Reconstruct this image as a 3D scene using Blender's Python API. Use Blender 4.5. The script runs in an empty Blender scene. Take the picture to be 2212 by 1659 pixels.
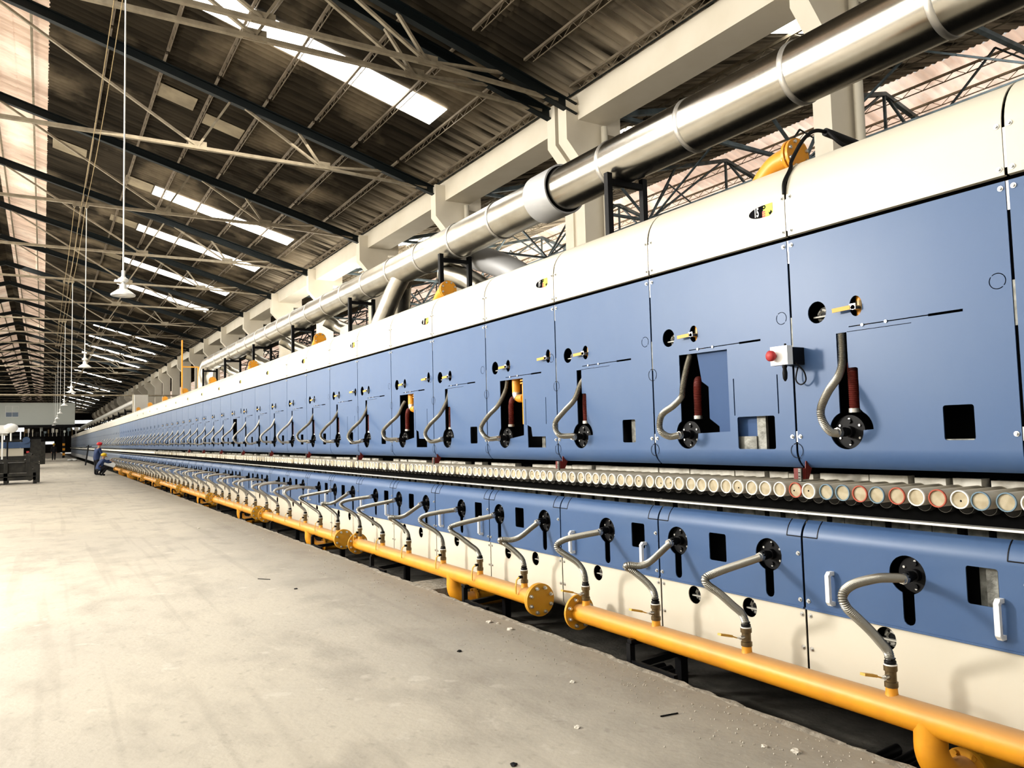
import bpy, bmesh, math, random
from mathutils import Vector, Matrix
from mathutils.geometry import delaunay_2d_cdt
random.seed(7)
PI = math.pi
C = bpy.context.scene.collection
FLOOR = -1.5            # everything is laid out with the camera height as zero, lifted by 1.5 m at the end

# ------------------------------------------------------------------ materials
def mat(name, col, rough=0.5, metal=0.0, noise=None, bump=None, emit=None, scale=(1,1,1), spec=0.5, coat=0.0):
    """noise=(scale, amount, colour2[, detail]) mixes a second colour; bump=(scale, strength)"""
    m = bpy.data.materials.new(name); m.use_nodes = True
    nt = m.node_tree; b = nt.nodes['Principled BSDF']
    b.inputs['Base Color'].default_value = (*col, 1)
    b.inputs['Roughness'].default_value = rough
    b.inputs['Metallic'].default_value = metal
    b.inputs['Specular IOR Level'].default_value = spec
    b.inputs['Coat Weight'].default_value = coat
    if noise or bump:
        tc = nt.nodes.new('ShaderNodeTexCoord'); mp = nt.nodes.new('ShaderNodeMapping')
        mp.inputs['Scale'].default_value = scale
        nt.links.new(tc.outputs['Object'], mp.inputs['Vector'])
    if noise:
        n = nt.nodes.new('ShaderNodeTexNoise'); n.inputs['Scale'].default_value = noise[0]
        n.inputs['Detail'].default_value = noise[3] if len(noise) > 3 else 5
        nt.links.new(mp.outputs[0], n.inputs['Vector'])
        r = nt.nodes.new('ShaderNodeValToRGB'); r.color_ramp.elements[0].position = 0.38; r.color_ramp.elements[1].position = 0.68
        nt.links.new(n.outputs['Fac'], r.inputs['Fac'])
        mx = nt.nodes.new('ShaderNodeMix'); mx.data_type = 'RGBA'
        mx.inputs[6].default_value = (*col, 1); mx.inputs[7].default_value = (*noise[2], 1)
        ml = nt.nodes.new('ShaderNodeMath'); ml.operation = 'MULTIPLY'; ml.inputs[1].default_value = noise[1]
        nt.links.new(r.outputs[0], ml.inputs[0]); nt.links.new(ml.outputs[0], mx.inputs[0])
        nt.links.new(mx.outputs[2], b.inputs['Base Color'])
        if emit: nt.links.new(mx.outputs[2], b.inputs['Emission Color'])
    if bump:
        n2 = nt.nodes.new('ShaderNodeTexNoise'); n2.inputs['Scale'].default_value = bump[0]; n2.inputs['Detail'].default_value = 4
        nt.links.new(mp.outputs[0], n2.inputs['Vector'])
        bp = nt.nodes.new('ShaderNodeBump'); bp.inputs['Strength'].default_value = bump[1]; bp.inputs['Distance'].default_value = 0.01
        nt.links.new(n2.outputs['Fac'], bp.inputs['Height']); nt.links.new(bp.outputs[0], b.inputs['Normal'])
    if emit:
        if not noise: b.inputs['Emission Color'].default_value = (*emit[1], 1)
        b.inputs['Emission Strength'].default_value = emit[0]
    return m

M = {}
M['blue'] = mat('blue_paint', (0.066, 0.122, 0.245), 0.4, 0.0, noise=(2.2, 0.45, (0.085, 0.14, 0.25)), spec=0.42)
M['blue_shaded'] = mat('blue_paint_shaded', (0.045, 0.09, 0.2), 0.5, spec=0.2)  # same blue paint, with the shade of the recess put into the colour
M['cream'] = mat('cream_paint', (0.66, 0.615, 0.51), 0.36, 0.0, noise=(1.5, 0.3, (0.6, 0.55, 0.45)))
M['yellow'] = mat('yellow_paint', (0.74, 0.335, 0.025), 0.42, noise=(7, 0.55, (0.58, 0.25, 0.03)), bump=(25, 0.1))
def dust(m, col, amt):
    nt = m.node_tree; b = nt.nodes['Principled BSDF']; src = b.inputs['Base Color'].links[0].from_socket
    g = nt.nodes.new('ShaderNodeNewGeometry'); sx = nt.nodes.new('ShaderNodeSeparateXYZ'); nt.links.new(g.outputs['Normal'], sx.inputs[0])
    mr = nt.nodes.new('ShaderNodeMapRange'); nt.links.new(sx.outputs[2], mr.inputs[0]); mr.inputs[1].default_value = .35; mr.inputs[2].default_value = .95; mr.inputs[4].default_value = amt
    mx = nt.nodes.new('ShaderNodeMix'); mx.data_type = 'RGBA'; nt.links.new(mr.outputs[0], mx.inputs[0]); nt.links.new(src, mx.inputs[6]); mx.inputs[7].default_value = (*col, 1)
    nt.links.new(mx.outputs[2], b.inputs['Base Color'])
dust(M['yellow'], (0.42, 0.27, 0.15), .75)
M['yellow_flange'] = mat('ochre_flange_paint', (0.58, 0.3, 0.025), 0.5, noise=(9, 0.4, (0.5, 0.22, 0.02)))
M['hose'] = mat('stainless_hose', (0.36, 0.345, 0.305), 0.3, 0.9)
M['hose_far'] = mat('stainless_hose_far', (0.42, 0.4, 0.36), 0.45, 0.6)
M['steel'] = mat('steel', (0.6, 0.58, 0.54), 0.35, 0.9)
M['bolt'] = mat('zinc_bolt', (0.62, 0.62, 0.6), 0.35, 0.8)
M['black'] = mat('black_paint', (0.005, 0.005, 0.006), 0.5, spec=0.25)
M['black_matt'] = mat('matt_black', (0.006, 0.006, 0.006), 0.9, spec=0.1)
M['brass'] = mat('dull_brass', (0.2, 0.145, 0.075), 0.4, 0.7, noise=(30, 0.5, (0.1, 0.075, 0.045)))
M['lever'] = mat('yellow_grip', (0.62, 0.36, 0.06), 0.5)
M['tape'] = mat('white_tape', (0.85, 0.83, 0.78), 0.6)
M['white'] = mat('white_enamel', (0.85, 0.85, 0.82), 0.35)
M['red'] = mat('red_plastic', (0.42, 0.04, 0.04), 0.5); M['dark_red'] = mat('dark_red_paint', (0.15, 0.018, 0.014), 0.5)
M['red_paint'] = mat('red_rim_paint', (0.42, 0.1, 0.06), 0.7)
M['blue_paint'] = mat('blue_rim_paint', (0.16, 0.24, 0.3), 0.7)
M['red_hose'] = mat('red_silicone', (0.12, 0.018, 0.012), 0.5)
M['ceramic'] = mat('ceramic', (0.58, 0.53, 0.43), 0.8, noise=(8, 0.6, (0.46, 0.41, 0.31)))
M['ceramic_rim'] = mat('ceramic_rim', (0.9, 0.87, 0.78), 0.7)
M['ceramic_in'] = mat('ceramic_plug', (0.5, 0.44, 0.32), 0.9, noise=(18, 0.75, (0.34, 0.28, 0.18)))
M['brick'] = mat('insulating_brick', (0.9, 0.87, 0.78), 0.9, noise=(9, 0.7, (0.4, 0.37, 0.3)))
M['foil'] = mat('dull_foil', (0.3, 0.3, 0.27), 0.55, 0.4, noise=(12, 0.85, (0.05, 0.05, 0.045)), bump=(20, 0.7))
M['duct'] = mat('polished_duct', (0.6, 0.58, 0.53), 0.24, 1.0, noise=(3.0, 0.8, (0.36, 0.33, 0.27)), scale=(1, 0.35, 1), bump=(2.2, 0.25))
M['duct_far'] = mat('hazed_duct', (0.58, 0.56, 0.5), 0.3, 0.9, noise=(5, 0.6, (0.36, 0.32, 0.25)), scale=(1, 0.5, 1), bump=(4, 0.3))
M['band'] = mat('duct_band', (0.6, 0.58, 0.54), 0.42, 0.85)
M['sleeve'] = mat('galvanised_sleeve', (0.5, 0.5, 0.5), 0.55, 0.3)
M['concrete'] = mat('painted_concrete', (0.86, 0.79, 0.66), 0.85, noise=(1.3, 0.4, (0.74, 0.66, 0.52)), bump=(9, 0.15))
M['roof_dark'] = None
M['rafter'] = mat('dark_rafter_steel', (0.008, 0.013, 0.014), 0.55, 0.2)
M['chord'] = mat('pale_truss_steel', (0.34, 0.29, 0.21), 0.6, 0.1, noise=(5, 0.6, (0.16, 0.13, 0.09)))
M['purlin'] = mat('purlin_steel', (0.22, 0.18, 0.13), 0.6, 0.1, noise=(2, 0.5, (0.1, 0.08, 0.06)))
M['bluesteel'] = mat('blue_grey_steel', (0.2, 0.26, 0.29), 0.5, 0.2, noise=(3, 0.6, (0.05, 0.045, 0.04)))
M['sky'] = mat('skylight_glow', (1, 1, 1), 0.5, emit=(7.0, (1.0, 0.99, 0.95)))
M['rope'] = mat('tan_rope', (0.4, 0.31, 0.17), 0.9)
M['office'] = mat('office_cladding', (0.66, 0.69, 0.64), 0.7, noise=(0.3, 0.3, (0.58, 0.62, 0.58)))
M['glass_dark'] = mat('dark_glass', (0.12, 0.17, 0.24), 0.15)
M['window'] = mat('white_glow', (0.9, 0.95, 1), 0.4, emit=(1.0, (0.95, 0.98, 1)))  # emissive white shared by added windows, bright openings and a vessel
M['pit'] = mat('pit_dirt', (0.05, 0.047, 0.04), 0.95, noise=(5, 0.7, (0.12, 0.11, 0.095)), bump=(30, 0.5))
M['overall'] = mat('blue_overalls', (0.035, 0.06, 0.15), 0.8, noise=(6, 0.5, (0.02, 0.035, 0.09)))
M['cloth_dark'] = mat('dark_cloth', (0.012, 0.012, 0.016), 0.85)
M['skin'] = mat('skin', (0.45, 0.27, 0.18), 0.6)
M['hat_red'] = mat('red_helmet', (0.6, 0.03, 0.04), 0.3)
M['hat_yellow'] = mat('yellow_helmet', (0.8, 0.55, 0.03), 0.3)
M['debris'] = mat('plaster_chip', (0.6, 0.56, 0.48), 0.9)
M['chain_blk'] = mat('machine_black', (0.02, 0.02, 0.018), 0.5, 0.3, noise=(5, 0.6, (0.06, 0.055, 0.045)))
M['sticker_k'] = mat('sticker_black', (0.008, 0.008, 0.01), 0.9, spec=0.1)
M['sticker_y'] = mat('sticker_lime', (0.55, 0.6, 0.05), 0.5)

def roof_mat(name, c1, c2, c3, emit=0, rough=0.9, eave=None):
    m = bpy.data.materials.new(name); m.use_nodes = True
    nt = m.node_tree; b = nt.nodes['Principled BSDF']; b.inputs['Roughness'].default_value = rough
    b.inputs['Specular IOR Level'].default_value = 0.2
    tc = nt.nodes.new('ShaderNodeTexCoord')
    def noise(scale, sc, det=4):
        mp = nt.nodes.new('ShaderNodeMapping'); mp.inputs['Scale'].default_value = sc
        nt.links.new(tc.outputs['Object'], mp.inputs[0])
        n = nt.nodes.new('ShaderNodeTexNoise'); n.inputs['Scale'].default_value = scale; n.inputs['Detail'].default_value = det
        nt.links.new(mp.outputs[0], n.inputs[0]); return n.outputs['Fac']
    def ramp(f, a, bb):
        r = nt.nodes.new('ShaderNodeValToRGB'); r.color_ramp.elements[0].position = a; r.color_ramp.elements[1].position = bb
        nt.links.new(f, r.inputs[0]); return r.outputs[0]
    def mix(f, a, bcol):
        mx = nt.nodes.new('ShaderNodeMix'); mx.data_type = 'RGBA'
        nt.links.new(f, mx.inputs[0])
        if isinstance(a, tuple): mx.inputs[6].default_value = (*a, 1)
        else: nt.links.new(a, mx.inputs[6])
        mx.inputs[7].default_value = (*bcol, 1); return mx.outputs[2]
    x1 = mix(ramp(noise(1.0, (0.5, 3.0, 0.5)), 0.4, 0.7), c1, c2)      # streaks running down the slope
    x2 = mix(ramp(noise(0.5, (1.0, 0.9, 1.0), 5), 0.5, 0.75), x1, c3)
    if eave:
        sx = nt.nodes.new('ShaderNodeSeparateXYZ'); nt.links.new(tc.outputs['Object'], sx.inputs[0])
        mr = nt.nodes.new('ShaderNodeMapRange'); nt.links.new(sx.outputs[0], mr.inputs[0]); mr.inputs[1].default_value = eave[0]; mr.inputs[2].default_value = eave[1]
        ml = nt.nodes.new('ShaderNodeMath'); ml.operation = 'MULTIPLY'; nt.links.new(mr.outputs[0], ml.inputs[0])
        nt.links.new(ramp(noise(1.0, (.35, 5.0, .5), 5), 0.36, 0.62), ml.inputs[1])
        x2 = mix(ml.outputs[0], x2, (0.55, 0.47, 0.36))
    nt.links.new(x2, b.inputs['Base Color'])
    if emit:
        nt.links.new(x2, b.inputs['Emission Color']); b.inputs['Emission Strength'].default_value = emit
    return m
M['roof_dark'] = roof_mat('dark_sheeting', (0.052, 0.042, 0.029), (0.016, 0.013, 0.009), (0.26, 0.21, 0.145), eave=(8.2, 9.4))  # dark streaked base tone, lighter towards the eave
M['roof_glow'] = roof_mat('glowing_sheeting', (0.62, 0.48, 0.38), (0.42, 0.3, 0.22), (0.8, 0.7, 0.58), emit=0.5)  # brightness of the ridge sheets is put in as emission
M['roof_glow2'] = roof_mat('glowing_sheeting_far_hall', (0.66, 0.5, 0.4), (0.46, 0.34, 0.26), (0.9, 0.8, 0.68), emit=1.05)  # brightly lit far slope, its light put into the colour as emission

def floor_mat():
    m = bpy.data.materials.new('dusty_concrete_floor'); m.use_nodes = True
    nt = m.node_tree; b = nt.nodes['Principled BSDF']
    tc = nt.nodes.new('ShaderNodeTexCoord'); L = nt.links.new
    def noise(scale, sc, det=6, rot=0):
        mp = nt.nodes.new('ShaderNodeMapping'); mp.inputs['Scale'].default_value = sc; mp.inputs['Rotation'].default_value = (0, 0, rot)
        L(tc.outputs['Object'], mp.inputs[0])
        n = nt.nodes.new('ShaderNodeTexNoise'); n.inputs['Scale'].default_value = scale; n.inputs['Detail'].default_value = det
        L(mp.outputs[0], n.inputs[0]); return n.outputs['Fac']
    def ramp(f, a, c):
        r = nt.nodes.new('ShaderNodeValToRGB'); r.color_ramp.elements[0].position = a; r.color_ramp.elements[1].position = c
        L(f, r.inputs[0]); return r.outputs[0]
    def mul(a, k):
        x = nt.nodes.new('ShaderNodeMath'); x.operation = 'MULTIPLY'; L(a, x.inputs[0]); x.inputs[1].default_value = k; return x.outputs[0]
    def mix(f, a, c):
        mx = nt.nodes.new('ShaderNodeMix'); mx.data_type = 'RGBA'; L(f, mx.inputs[0])
        if isinstance(a, tuple): mx.inputs[6].default_value = (*a, 1)
        else: L(a, mx.inputs[6])
        mx.inputs[7].default_value = (*c, 1); return mx.outputs[2]
    x = mix(ramp(noise(0.5, (1, 1, 1)), 0.35, 0.7), (0.50, 0.455, 0.375), (0.43, 0.395, 0.335))
    x = mix(mul(ramp(noise(3.0, (1, 0.6, 1), 8), 0.48, 0.7), 0.6), x, (0.31, 0.28, 0.235))
    x = mix(mul(ramp(noise(14.0, (1, 0.8, 1), 8), 0.6, 0.72), 0.4), x, (0.25, 0.22, 0.18))
    x = mix(mul(ramp(noise(1.6, (4.0, 0.12, 1), 2, 0.05), 0.6, 0.66), 0.22), x, (0.27, 0.24, 0.2))   # wheel marks
    x = mix(mul(ramp(noise(5, (1, 1, 1), 3), 0.66, 0.72), 0.4), x, (0.62, 0.58, 0.5))
    # light falloff towards the pit, painted as a darker floor strip
    sx = nt.nodes.new('ShaderNodeSeparateXYZ'); L(tc.outputs['Object'], sx.inputs[0])
    ad = nt.nodes.new('ShaderNodeMath'); ad.operation = 'ADD'; L(sx.outputs[0], ad.inputs[0]); L(mul(noise(2.0, (1, 1, 1)), 0.5), ad.inputs[1])
    mr = nt.nodes.new('ShaderNodeMapRange'); L(ad.outputs[0], mr.inputs[0])
    mr.inputs[1].default_value = 2.2; mr.inputs[2].default_value = 3.4; mr.inputs[3].default_value = 0; mr.inputs[4].default_value = 0.6
    x = mix(mr.outputs[0], x, (0.2, 0.185, 0.155))
    L(x, b.inputs['Base Color']); b.inputs['Roughness'].default_value = 0.62; b.inputs['Specular IOR Level'].default_value = 0.35
    bp = nt.nodes.new('ShaderNodeBump'); bp.inputs['Strength'].default_value = 0.25; bp.inputs['Distance'].default_value = 0.01
    L(noise(25, (1, 1, 1), 8), bp.inputs['Height']); L(bp.outputs[0], b.inputs['Normal'])
    return m
M['floor'] = floor_mat()

# ------------------------------------------------------------------ mesh builder
class MB:
    def __init__(s): s.v = []; s.f = []; s.mi = []; s.sm = []; s.cur = 0; s.smooth = False
    def face(s, idx): s.f.append(tuple(idx)); s.mi.append(s.cur); s.sm.append(s.smooth)
    def m(s, i): s.cur = i; return s
    def box(s, a, b):
        x0, y0, z0 = min(a[0], b[0]), min(a[1], b[1]), min(a[2], b[2]); x1, y1, z1 = max(a[0], b[0]), max(a[1], b[1]), max(a[2], b[2])
        n = len(s.v)
        s.v += [(x0,y0,z0),(x1,y0,z0),(x1,y1,z0),(x0,y1,z0),(x0,y0,z1),(x1,y0,z1),(x1,y1,z1),(x0,y1,z1)]
        sm = s.smooth; s.smooth = False
        for q in ((0,3,2,1),(4,5,6,7),(0,1,5,4),(1,2,6,5),(2,3,7,6),(3,0,4,7)): s.face([n+i for i in q])
        s.smooth = sm; return s
    def beam(s, p, q, w, h=None, up=(0,0,1)):
        h = h or w; p = Vector(p); q = Vector(q); d = (q-p).normalized(); u = Vector(up)
        sx = d.cross(u)
        if sx.length < 1e-4: sx = d.cross(Vector((1,0,0)))
        sx.normalize(); u = sx.cross(d).normalized(); n = len(s.v)
        for c in (p, q):
            for a, b in ((-1,-1),(1,-1),(1,1),(-1,1)): s.v.append(tuple(c + sx*(a*w/2) + u*(b*h/2)))
        sm = s.smooth; s.smooth = False
        for k in ((3,2,1,0),(4,5,6,7),(0,1,5,4),(1,2,6,5),(2,3,7,6),(3,0,4,7)): s.face([n+i for i in k])
        s.smooth = sm; return s
    def ring(s, c, d, r, n, ref=None):
        d = Vector(d).normalized(); ref = Vector(ref) if ref else (Vector((0,0,1)) if abs(d.z) < .9 else Vector((1,0,0)))
        a = d.cross(ref).normalized(); b = d.cross(a).normalized(); i0 = len(s.v)
        for k in range(n):
            t = 2*PI*k/n; s.v.append(tuple(Vector(c) + a*(r*math.cos(t)) + b*(r*math.sin(t))))
        return i0
    def lathe(s, p, d, prof, n=16, cap=True):
        """prof = [(distance along d, radius)]"""
        p = Vector(p); d = Vector(d).normalized(); prev = None; sm = s.smooth
        for k, (t, r) in enumerate(prof):
            i = s.ring(p + d*t, d, max(r, 1e-4), n)
            if prev is not None:
                for j in range(n): s.face((prev+j, prev+(j+1)%n, i+(j+1)%n, i+j))
            prev = i
            if cap and k == 0: s.smooth = False; s.face([i+j for j in range(n)][::-1]); s.smooth = sm
        if cap: s.smooth = False; s.face([prev+j for j in range(n)])
        s.smooth = sm; return s
    def cyl(s, p, q, r, n=16, cap=True):
        d = Vector(q)-Vector(p); return s.lathe(p, d, [(0, r), (d.length, r)], n, cap)
    def tube(s, pts, rad, n=10, cap=True):
        """rad: number or list; parallel transported frame"""
        pts = [Vector(p) for p in pts]; N = len(pts)
        rad = rad if isinstance(rad, (list, tuple)) else [rad]*N
        d = (pts[1]-pts[0]).normalized(); a = d.cross(Vector((0,1,0)))
        if a.length < .05: a = d.cross(Vector((0,0,1)))
        a.normalize(); prev = None
        for i in range(N):
            if i == 0: dd = pts[1]-pts[0]
            elif i == N-1: dd = pts[-1]-pts[-2]
            else: dd = pts[i+1]-pts[i-1]
            dd.normalize(); a = (a - dd*a.dot(dd)).normalized(); b = dd.cross(a); k = len(s.v)
            for j in range(n):
                t = 2*PI*j/n; s.v.append(tuple(pts[i] + (a*math.cos(t) + b*math.sin(t))*rad[i]))
            if prev is not None:
                for j in range(n): s.face((prev+j, prev+(j+1)%n, k+(j+1)%n, k+j))
            prev = k
            if cap and i == 0: s.face([k+j for j in range(n)][::-1])
        if cap: s.face([prev+j for j in range(n)])
        return s
    def prism(s, poly, axis, t0, t1):
        """poly of 2D points in the two other axes (order x,y,z)"""
        n = len(poly); i = len(s.v); o = [k for k in range(3) if k != axis]
        for t in (t0, t1):
            for p in poly:
                c = [0,0,0]; c[axis] = t; c[o[0]] = p[0]; c[o[1]] = p[1]; s.v.append(tuple(c))
        s.face([i+k for k in range(n)][::-1]); s.face([i+n+k for k in range(n)])
        for k in range(n): s.face((i+k, i+(k+1)%n, i+n+(k+1)%n, i+n+k))
        return s
    def sheet(s, prof, y0, y1, thick=0.006):
        """profile of (x,z) points extruded along Y, given some thickness"""
        n = len(prof); off = []
        for k in range(n):
            a = Vector(prof[max(k-1,0)]); b = Vector(prof[min(k+1,n-1)]); d = (b-a).normalized()
            off.append((prof[k][0]+d.y*thick, prof[k][1]-d.x*thick))
        i = len(s.v)
        for y in (y0, y1):
            for p in prof: s.v.append((p[0], y, p[1]))
            for p in off: s.v.append((p[0], y, p[1]))
        A, B, A2, B2 = i, i+n, i+2*n, i+3*n
        for k in range(n-1):
            s.face((A+k, A+k+1, A2+k+1, A2+k)); s.face((B+k+1, B+k, B2+k, B2+k+1))
        sm = s.smooth; s.smooth = False
        for k in range(n-1):
            s.face((A+k+1, A+k, B+k, B+k+1)); s.face((A2+k, A2+k+1, B2+k+1, B2+k))
        s.face((A, A2, B2, B)); s.face((A+n-1, B+n-1, B2+n-1, A2+n-1)); s.smooth = sm; return s
    def plate(s, outer, holes, x, thick=0.006):
        """flat plate in the YZ plane at X=x with real holes"""
        loops = [outer]+holes; co = []; fl = []
        for l in loops:
            k = len(co); co += [Vector(p) for p in l]; fl.append([k+j for j in range(len(l))])
        edges = [(l[j], l[(j+1)%len(l)]) for l in fl for j in range(len(l))]
        vo, eo, fo, ov, oe, of = delaunay_2d_cdt(co, edges, [], 0, 1e-6)
        def inside(p, l):
            c = False
            for j in range(len(l)):
                a, b = l[j], l[(j+1)%len(l)]
                if (a[1] > p.y) != (b[1] > p.y) and p.x < (b[0]-a[0])*(p.y-a[1])/(b[1]-a[1])+a[0]: c = not c
            return c
        i = len(s.v); n = len(vo)
        for p in vo: s.v.append((x, p.x, p.y))
        for p in vo: s.v.append((x+thick, p.x, p.y))
        cnt = {}
        keep = []
        for f in fo:
            c = sum((vo[j] for j in f), Vector((0,0)))/len(f)
            if inside(c, outer) and not any(inside(c, h) for h in holes): keep.append(f)
        for f in keep:
            a, b, c = vo[f[0]], vo[f[1]], vo[f[2]]
            ccw = (b-a).cross(c-a) > 0
            g = list(f) if not ccw else list(f)[::-1]
            s.face([i+j for j in g]); s.face([i+n+j for j in g[::-1]])
            for j in range(len(g)):
                e = (g[j], g[(j+1)%len(g)]); cnt[e] = cnt.get(e, 0)+1
        for (a, b) in list(cnt):
            if (b, a) not in cnt: s.face((i+b, i+a, i+n+a, i+n+b))
        return s
    def mesh(s, name, mats):
        me = bpy.data.meshes.new(name); me.from_pydata(s.v, [], s.f)
        for m in (mats if isinstance(mats, (list, tuple)) else [mats]): me.materials.append(m)
        me.polygons.foreach_set('material_index', s.mi); me.polygons.foreach_set('use_smooth', s.sm)
        me.update(); me.set_sharp_from_angle(angle=math.radians(62)); return me

def thing(name, label, cat, loc=(0,0,0), rot=(0,0,0), group=None, mesh=None):
    o = bpy.data.objects.new(name, mesh); C.objects.link(o); o.location = loc; o.rotation_euler = rot
    o['label'] = label; o['category'] = cat
    if group: o['group'] = group
    return o
def part(name, mesh, parent, loc=(0,0,0), rot=(0,0,0), label=None):
    o = bpy.data.objects.new(name, mesh); C.objects.link(o); o.parent = parent; o.location = loc; o.rotation_euler = rot
    if label: o['label'] = label
    return o
def struct(name, mesh, loc=(0,0,0), label=None, cat=None):
    o = bpy.data.objects.new(name, mesh); C.objects.link(o); o.location = loc; o['kind'] = 'structure'
    if label: o['label'] = label
    if cat: o['category'] = cat
    return o
def dup(root, loc, label=None, group=None, rot=None):
    r = root.copy(); C.objects.link(r); r.location = loc
    if rot: r.rotation_euler = rot
    if label: r['label'] = label
    if group: r['group'] = group
    for ch in root.children:
        c = ch.copy(); C.objects.link(c); c.parent = r
        for g in ch.children:
            d = g.copy(); C.objects.link(d); d.parent = c
    return r
ONES = 'zeroth first second third fourth fifth sixth seventh eighth ninth tenth eleventh twelfth thirteenth fourteenth fifteenth sixteenth seventeenth eighteenth nineteenth twentieth'.split()
def nth(i):
    if i <= 20: return ONES[i]
    if i < 30: return 'twenty-'+ONES[i-20]
    if i == 30: return 'thirtieth'
    return 'thirty-'+ONES[i-30]
def circ(cy, cz, ry, rz=None, n=24): 
    rz = rz or ry
    return [(cy+ry*math.cos(2*PI*k/n), cz+rz*math.sin(2*PI*k/n)) for k in range(n)]
def rrect(y0, y1, z0, z1, r=0.012, n=3):
    out = []
    for cy, cz, a0 in ((y1-r, z1-r, 0), (y0+r, z1-r, 90), (y0+r, z0+r, 180), (y1-r, z0+r, 270)):
        for k in range(n+1):
            a = math.radians(a0+90*k/n); out.append((cy+r*math.cos(a), cz+r*math.sin(a)))
    return out
def catmull(pts, per=8):
    P = [Vector(p) for p in pts]; P = [2*P[0]-P[1]]+P+[2*P[-1]-P[-2]]; out = []
    for i in range(1, len(P)-2):
        for k in range(per):
            t = k/per; a, b, c, d = P[i-1:i+3]
            out.append(0.5*((2*b)+(c-a)*t+(2*a-5*b+4*c-d)*t*t+(3*b-a-3*c+d)*t**3))
    out.append(P[-2]); return out
def resample(pts, step):
    out = [pts[0]]; acc = 0; 
    for a, b in zip(pts, pts[1:]):
        L = (b-a).length
        while acc+L >= step:
            t = (step-acc)/L; a = a.lerp(b, t); L = (b-a).length; out.append(a.copy()); acc = 0
        acc += L
    return out

# ------------------------------------------------------------------ constants measured from the picture
FX = 3.6                 # front plane of the kiln
P = 1.17                 # section length
def S(k): return 1.695+P*k
K0, K1 = -1, 110
YEND = S(K1+1)

# ------------------------------------------------------------------ setting
mb = MB(); mb.box((-13.4, -5, FLOOR-0.3), (3.27, 200, FLOOR)); struct('floor', mb.mesh('floor', M['floor']), label='dusty grey concrete floor with wheel marks', cat='floor')
mb = MB(); mb.box((3.27, -5, FLOOR-0.6), (30, 200, FLOOR-0.3)); struct('floor.001', mb.mesh('pit_floor', M['pit']), label='dark dirty pit floor below the kiln', cat='floor')
# crumbling kerb along the pit edge
rnd = random.Random(3); mb = MB(); n = 900; base = []
for i in range(n+1):
    y = -2+i*0.1 if i < 400 else 38+(i-400)*0.2
    base.append((y, 3.235+rnd.uniform(-.02, .02), 3.28+rnd.uniform(-.02, .014), rnd.uniform(.002, .010)))
for y, a, b, h in base: mb.v += [(a, y, FLOOR), (a+.02, y, FLOOR+h), (b-.005, y, FLOOR+h), (b, y, FLOOR-.29)]
for i in range(n):
    for j in range(3): mb.face((4*i+j, 4*i+4+j, 4*i+5+j, 4*i+1+j))
M['kerb'] = mat('pale_kerb', (0.33, 0.305, 0.255), 0.95, noise=(16, 0.85, (0.16, 0.145, 0.12)), bump=(40, 1.0))
struct('trim_1', mb.mesh('pit_kerb', M['kerb']), label='rough pale concrete lip along the edge of the pit', cat='kerb')

# roofs: corrugated sheeting, geometry of the real corrugations
def roof(name, xa, za, xb, zb, y0, y1, m, pitch, amp, label, flip=False):
    mb = MB(); mb.smooth = True; n = int((y1-y0)/pitch*4)
    # the slope is split in overlapping sheets
    nsh = 4
    for q in range(nsh):
        t0, t1 = q/nsh, (q+1)/nsh+0.012
        base = len(mb.v)
        for i in range(n+1):
            y = y0+(y1-y0)*i/n; w = amp*math.sin(i*PI/2+0.4)
            for t, dz in ((t0, 0.02), (t1, 0.0)):
                mb.v.append((xa+(xb-xa)*t, y, za+(zb-za)*t+w+dz))
        for i in range(n):
            a = base+2*i; mb.face((a, a+1, a+3, a+2) if flip else (a, a+2, a+3, a+1))
    return struct(name, mb.mesh(name, m), label=label, cat='roof')
ZR, ZE, XE = 9.78, 7.12, 9.5
SL = (ZR-ZE)/XE; XR = -1.8; ZT = ZR-SL*XR; XL = 2*XR-XE
def zroof(x): return ZT-SL*abs(x-XR)
roof('ceiling', 0.0, ZR, XE, ZE, 3, 200, M['roof_dark'], 0.2, 0.045, 'dark corrugated roof slope above the kiln')
roof('ceiling.001', -1.5, zroof(-1.5)+.03, 0.0, ZR+.03, 3, 200, M['roof_glow'], 0.17, 0.03, 'bright pinkish sheets with emissive glow on the near side of the ridge')
roof('ceiling.005', XR, ZT+.03, -1.5, zroof(-1.5)+.03, 3, 200, M['roof_dark'], 0.2, 0.03, 'dark strip of roof sheets along the ridge')
roof('ceiling.006', XR, ZT+.03, -2.15, zroof(-2.15)+.03, 3, 200, M['roof_dark'], 0.2, 0.03, 'dark strip of roof sheets just past the ridge', True)
roof('ceiling.007', -2.15, zroof(-2.15)+.03, -4.0, zroof(-4.0)+.03, 3, 200, M['roof_glow'], 0.17, 0.03, 'bright sheets with emissive glow on the far side of the ridge', True)
roof('ceiling.008', -4.0, zroof(-4.0), XL, ZE, 3, 200, M['roof_dark'], 0.2, 0.045, 'dark roof slope on the aisle side', True)
roof('ceiling.002', 20.6, ZR, 10.4, ZE, 3, 200, M['roof_dark'], 0.17, 0.03, 'dark corrugated roof slope of the neighbouring hall', True)
roof('ceiling.003', 20.6, ZR, 23.0, ZR-0.66, 1, 200, M['roof_glow2'], 0.26, 0.05, 'bright pinkish emissive roof slope of the neighbouring hall')
roof('ceiling.004', 23.0, ZR-0.74, 30.0, ZE+.1, 1, 200, M['roof_dark'], 0.26, 0.05, 'dark lower roof slope of the neighbouring hall')
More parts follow.
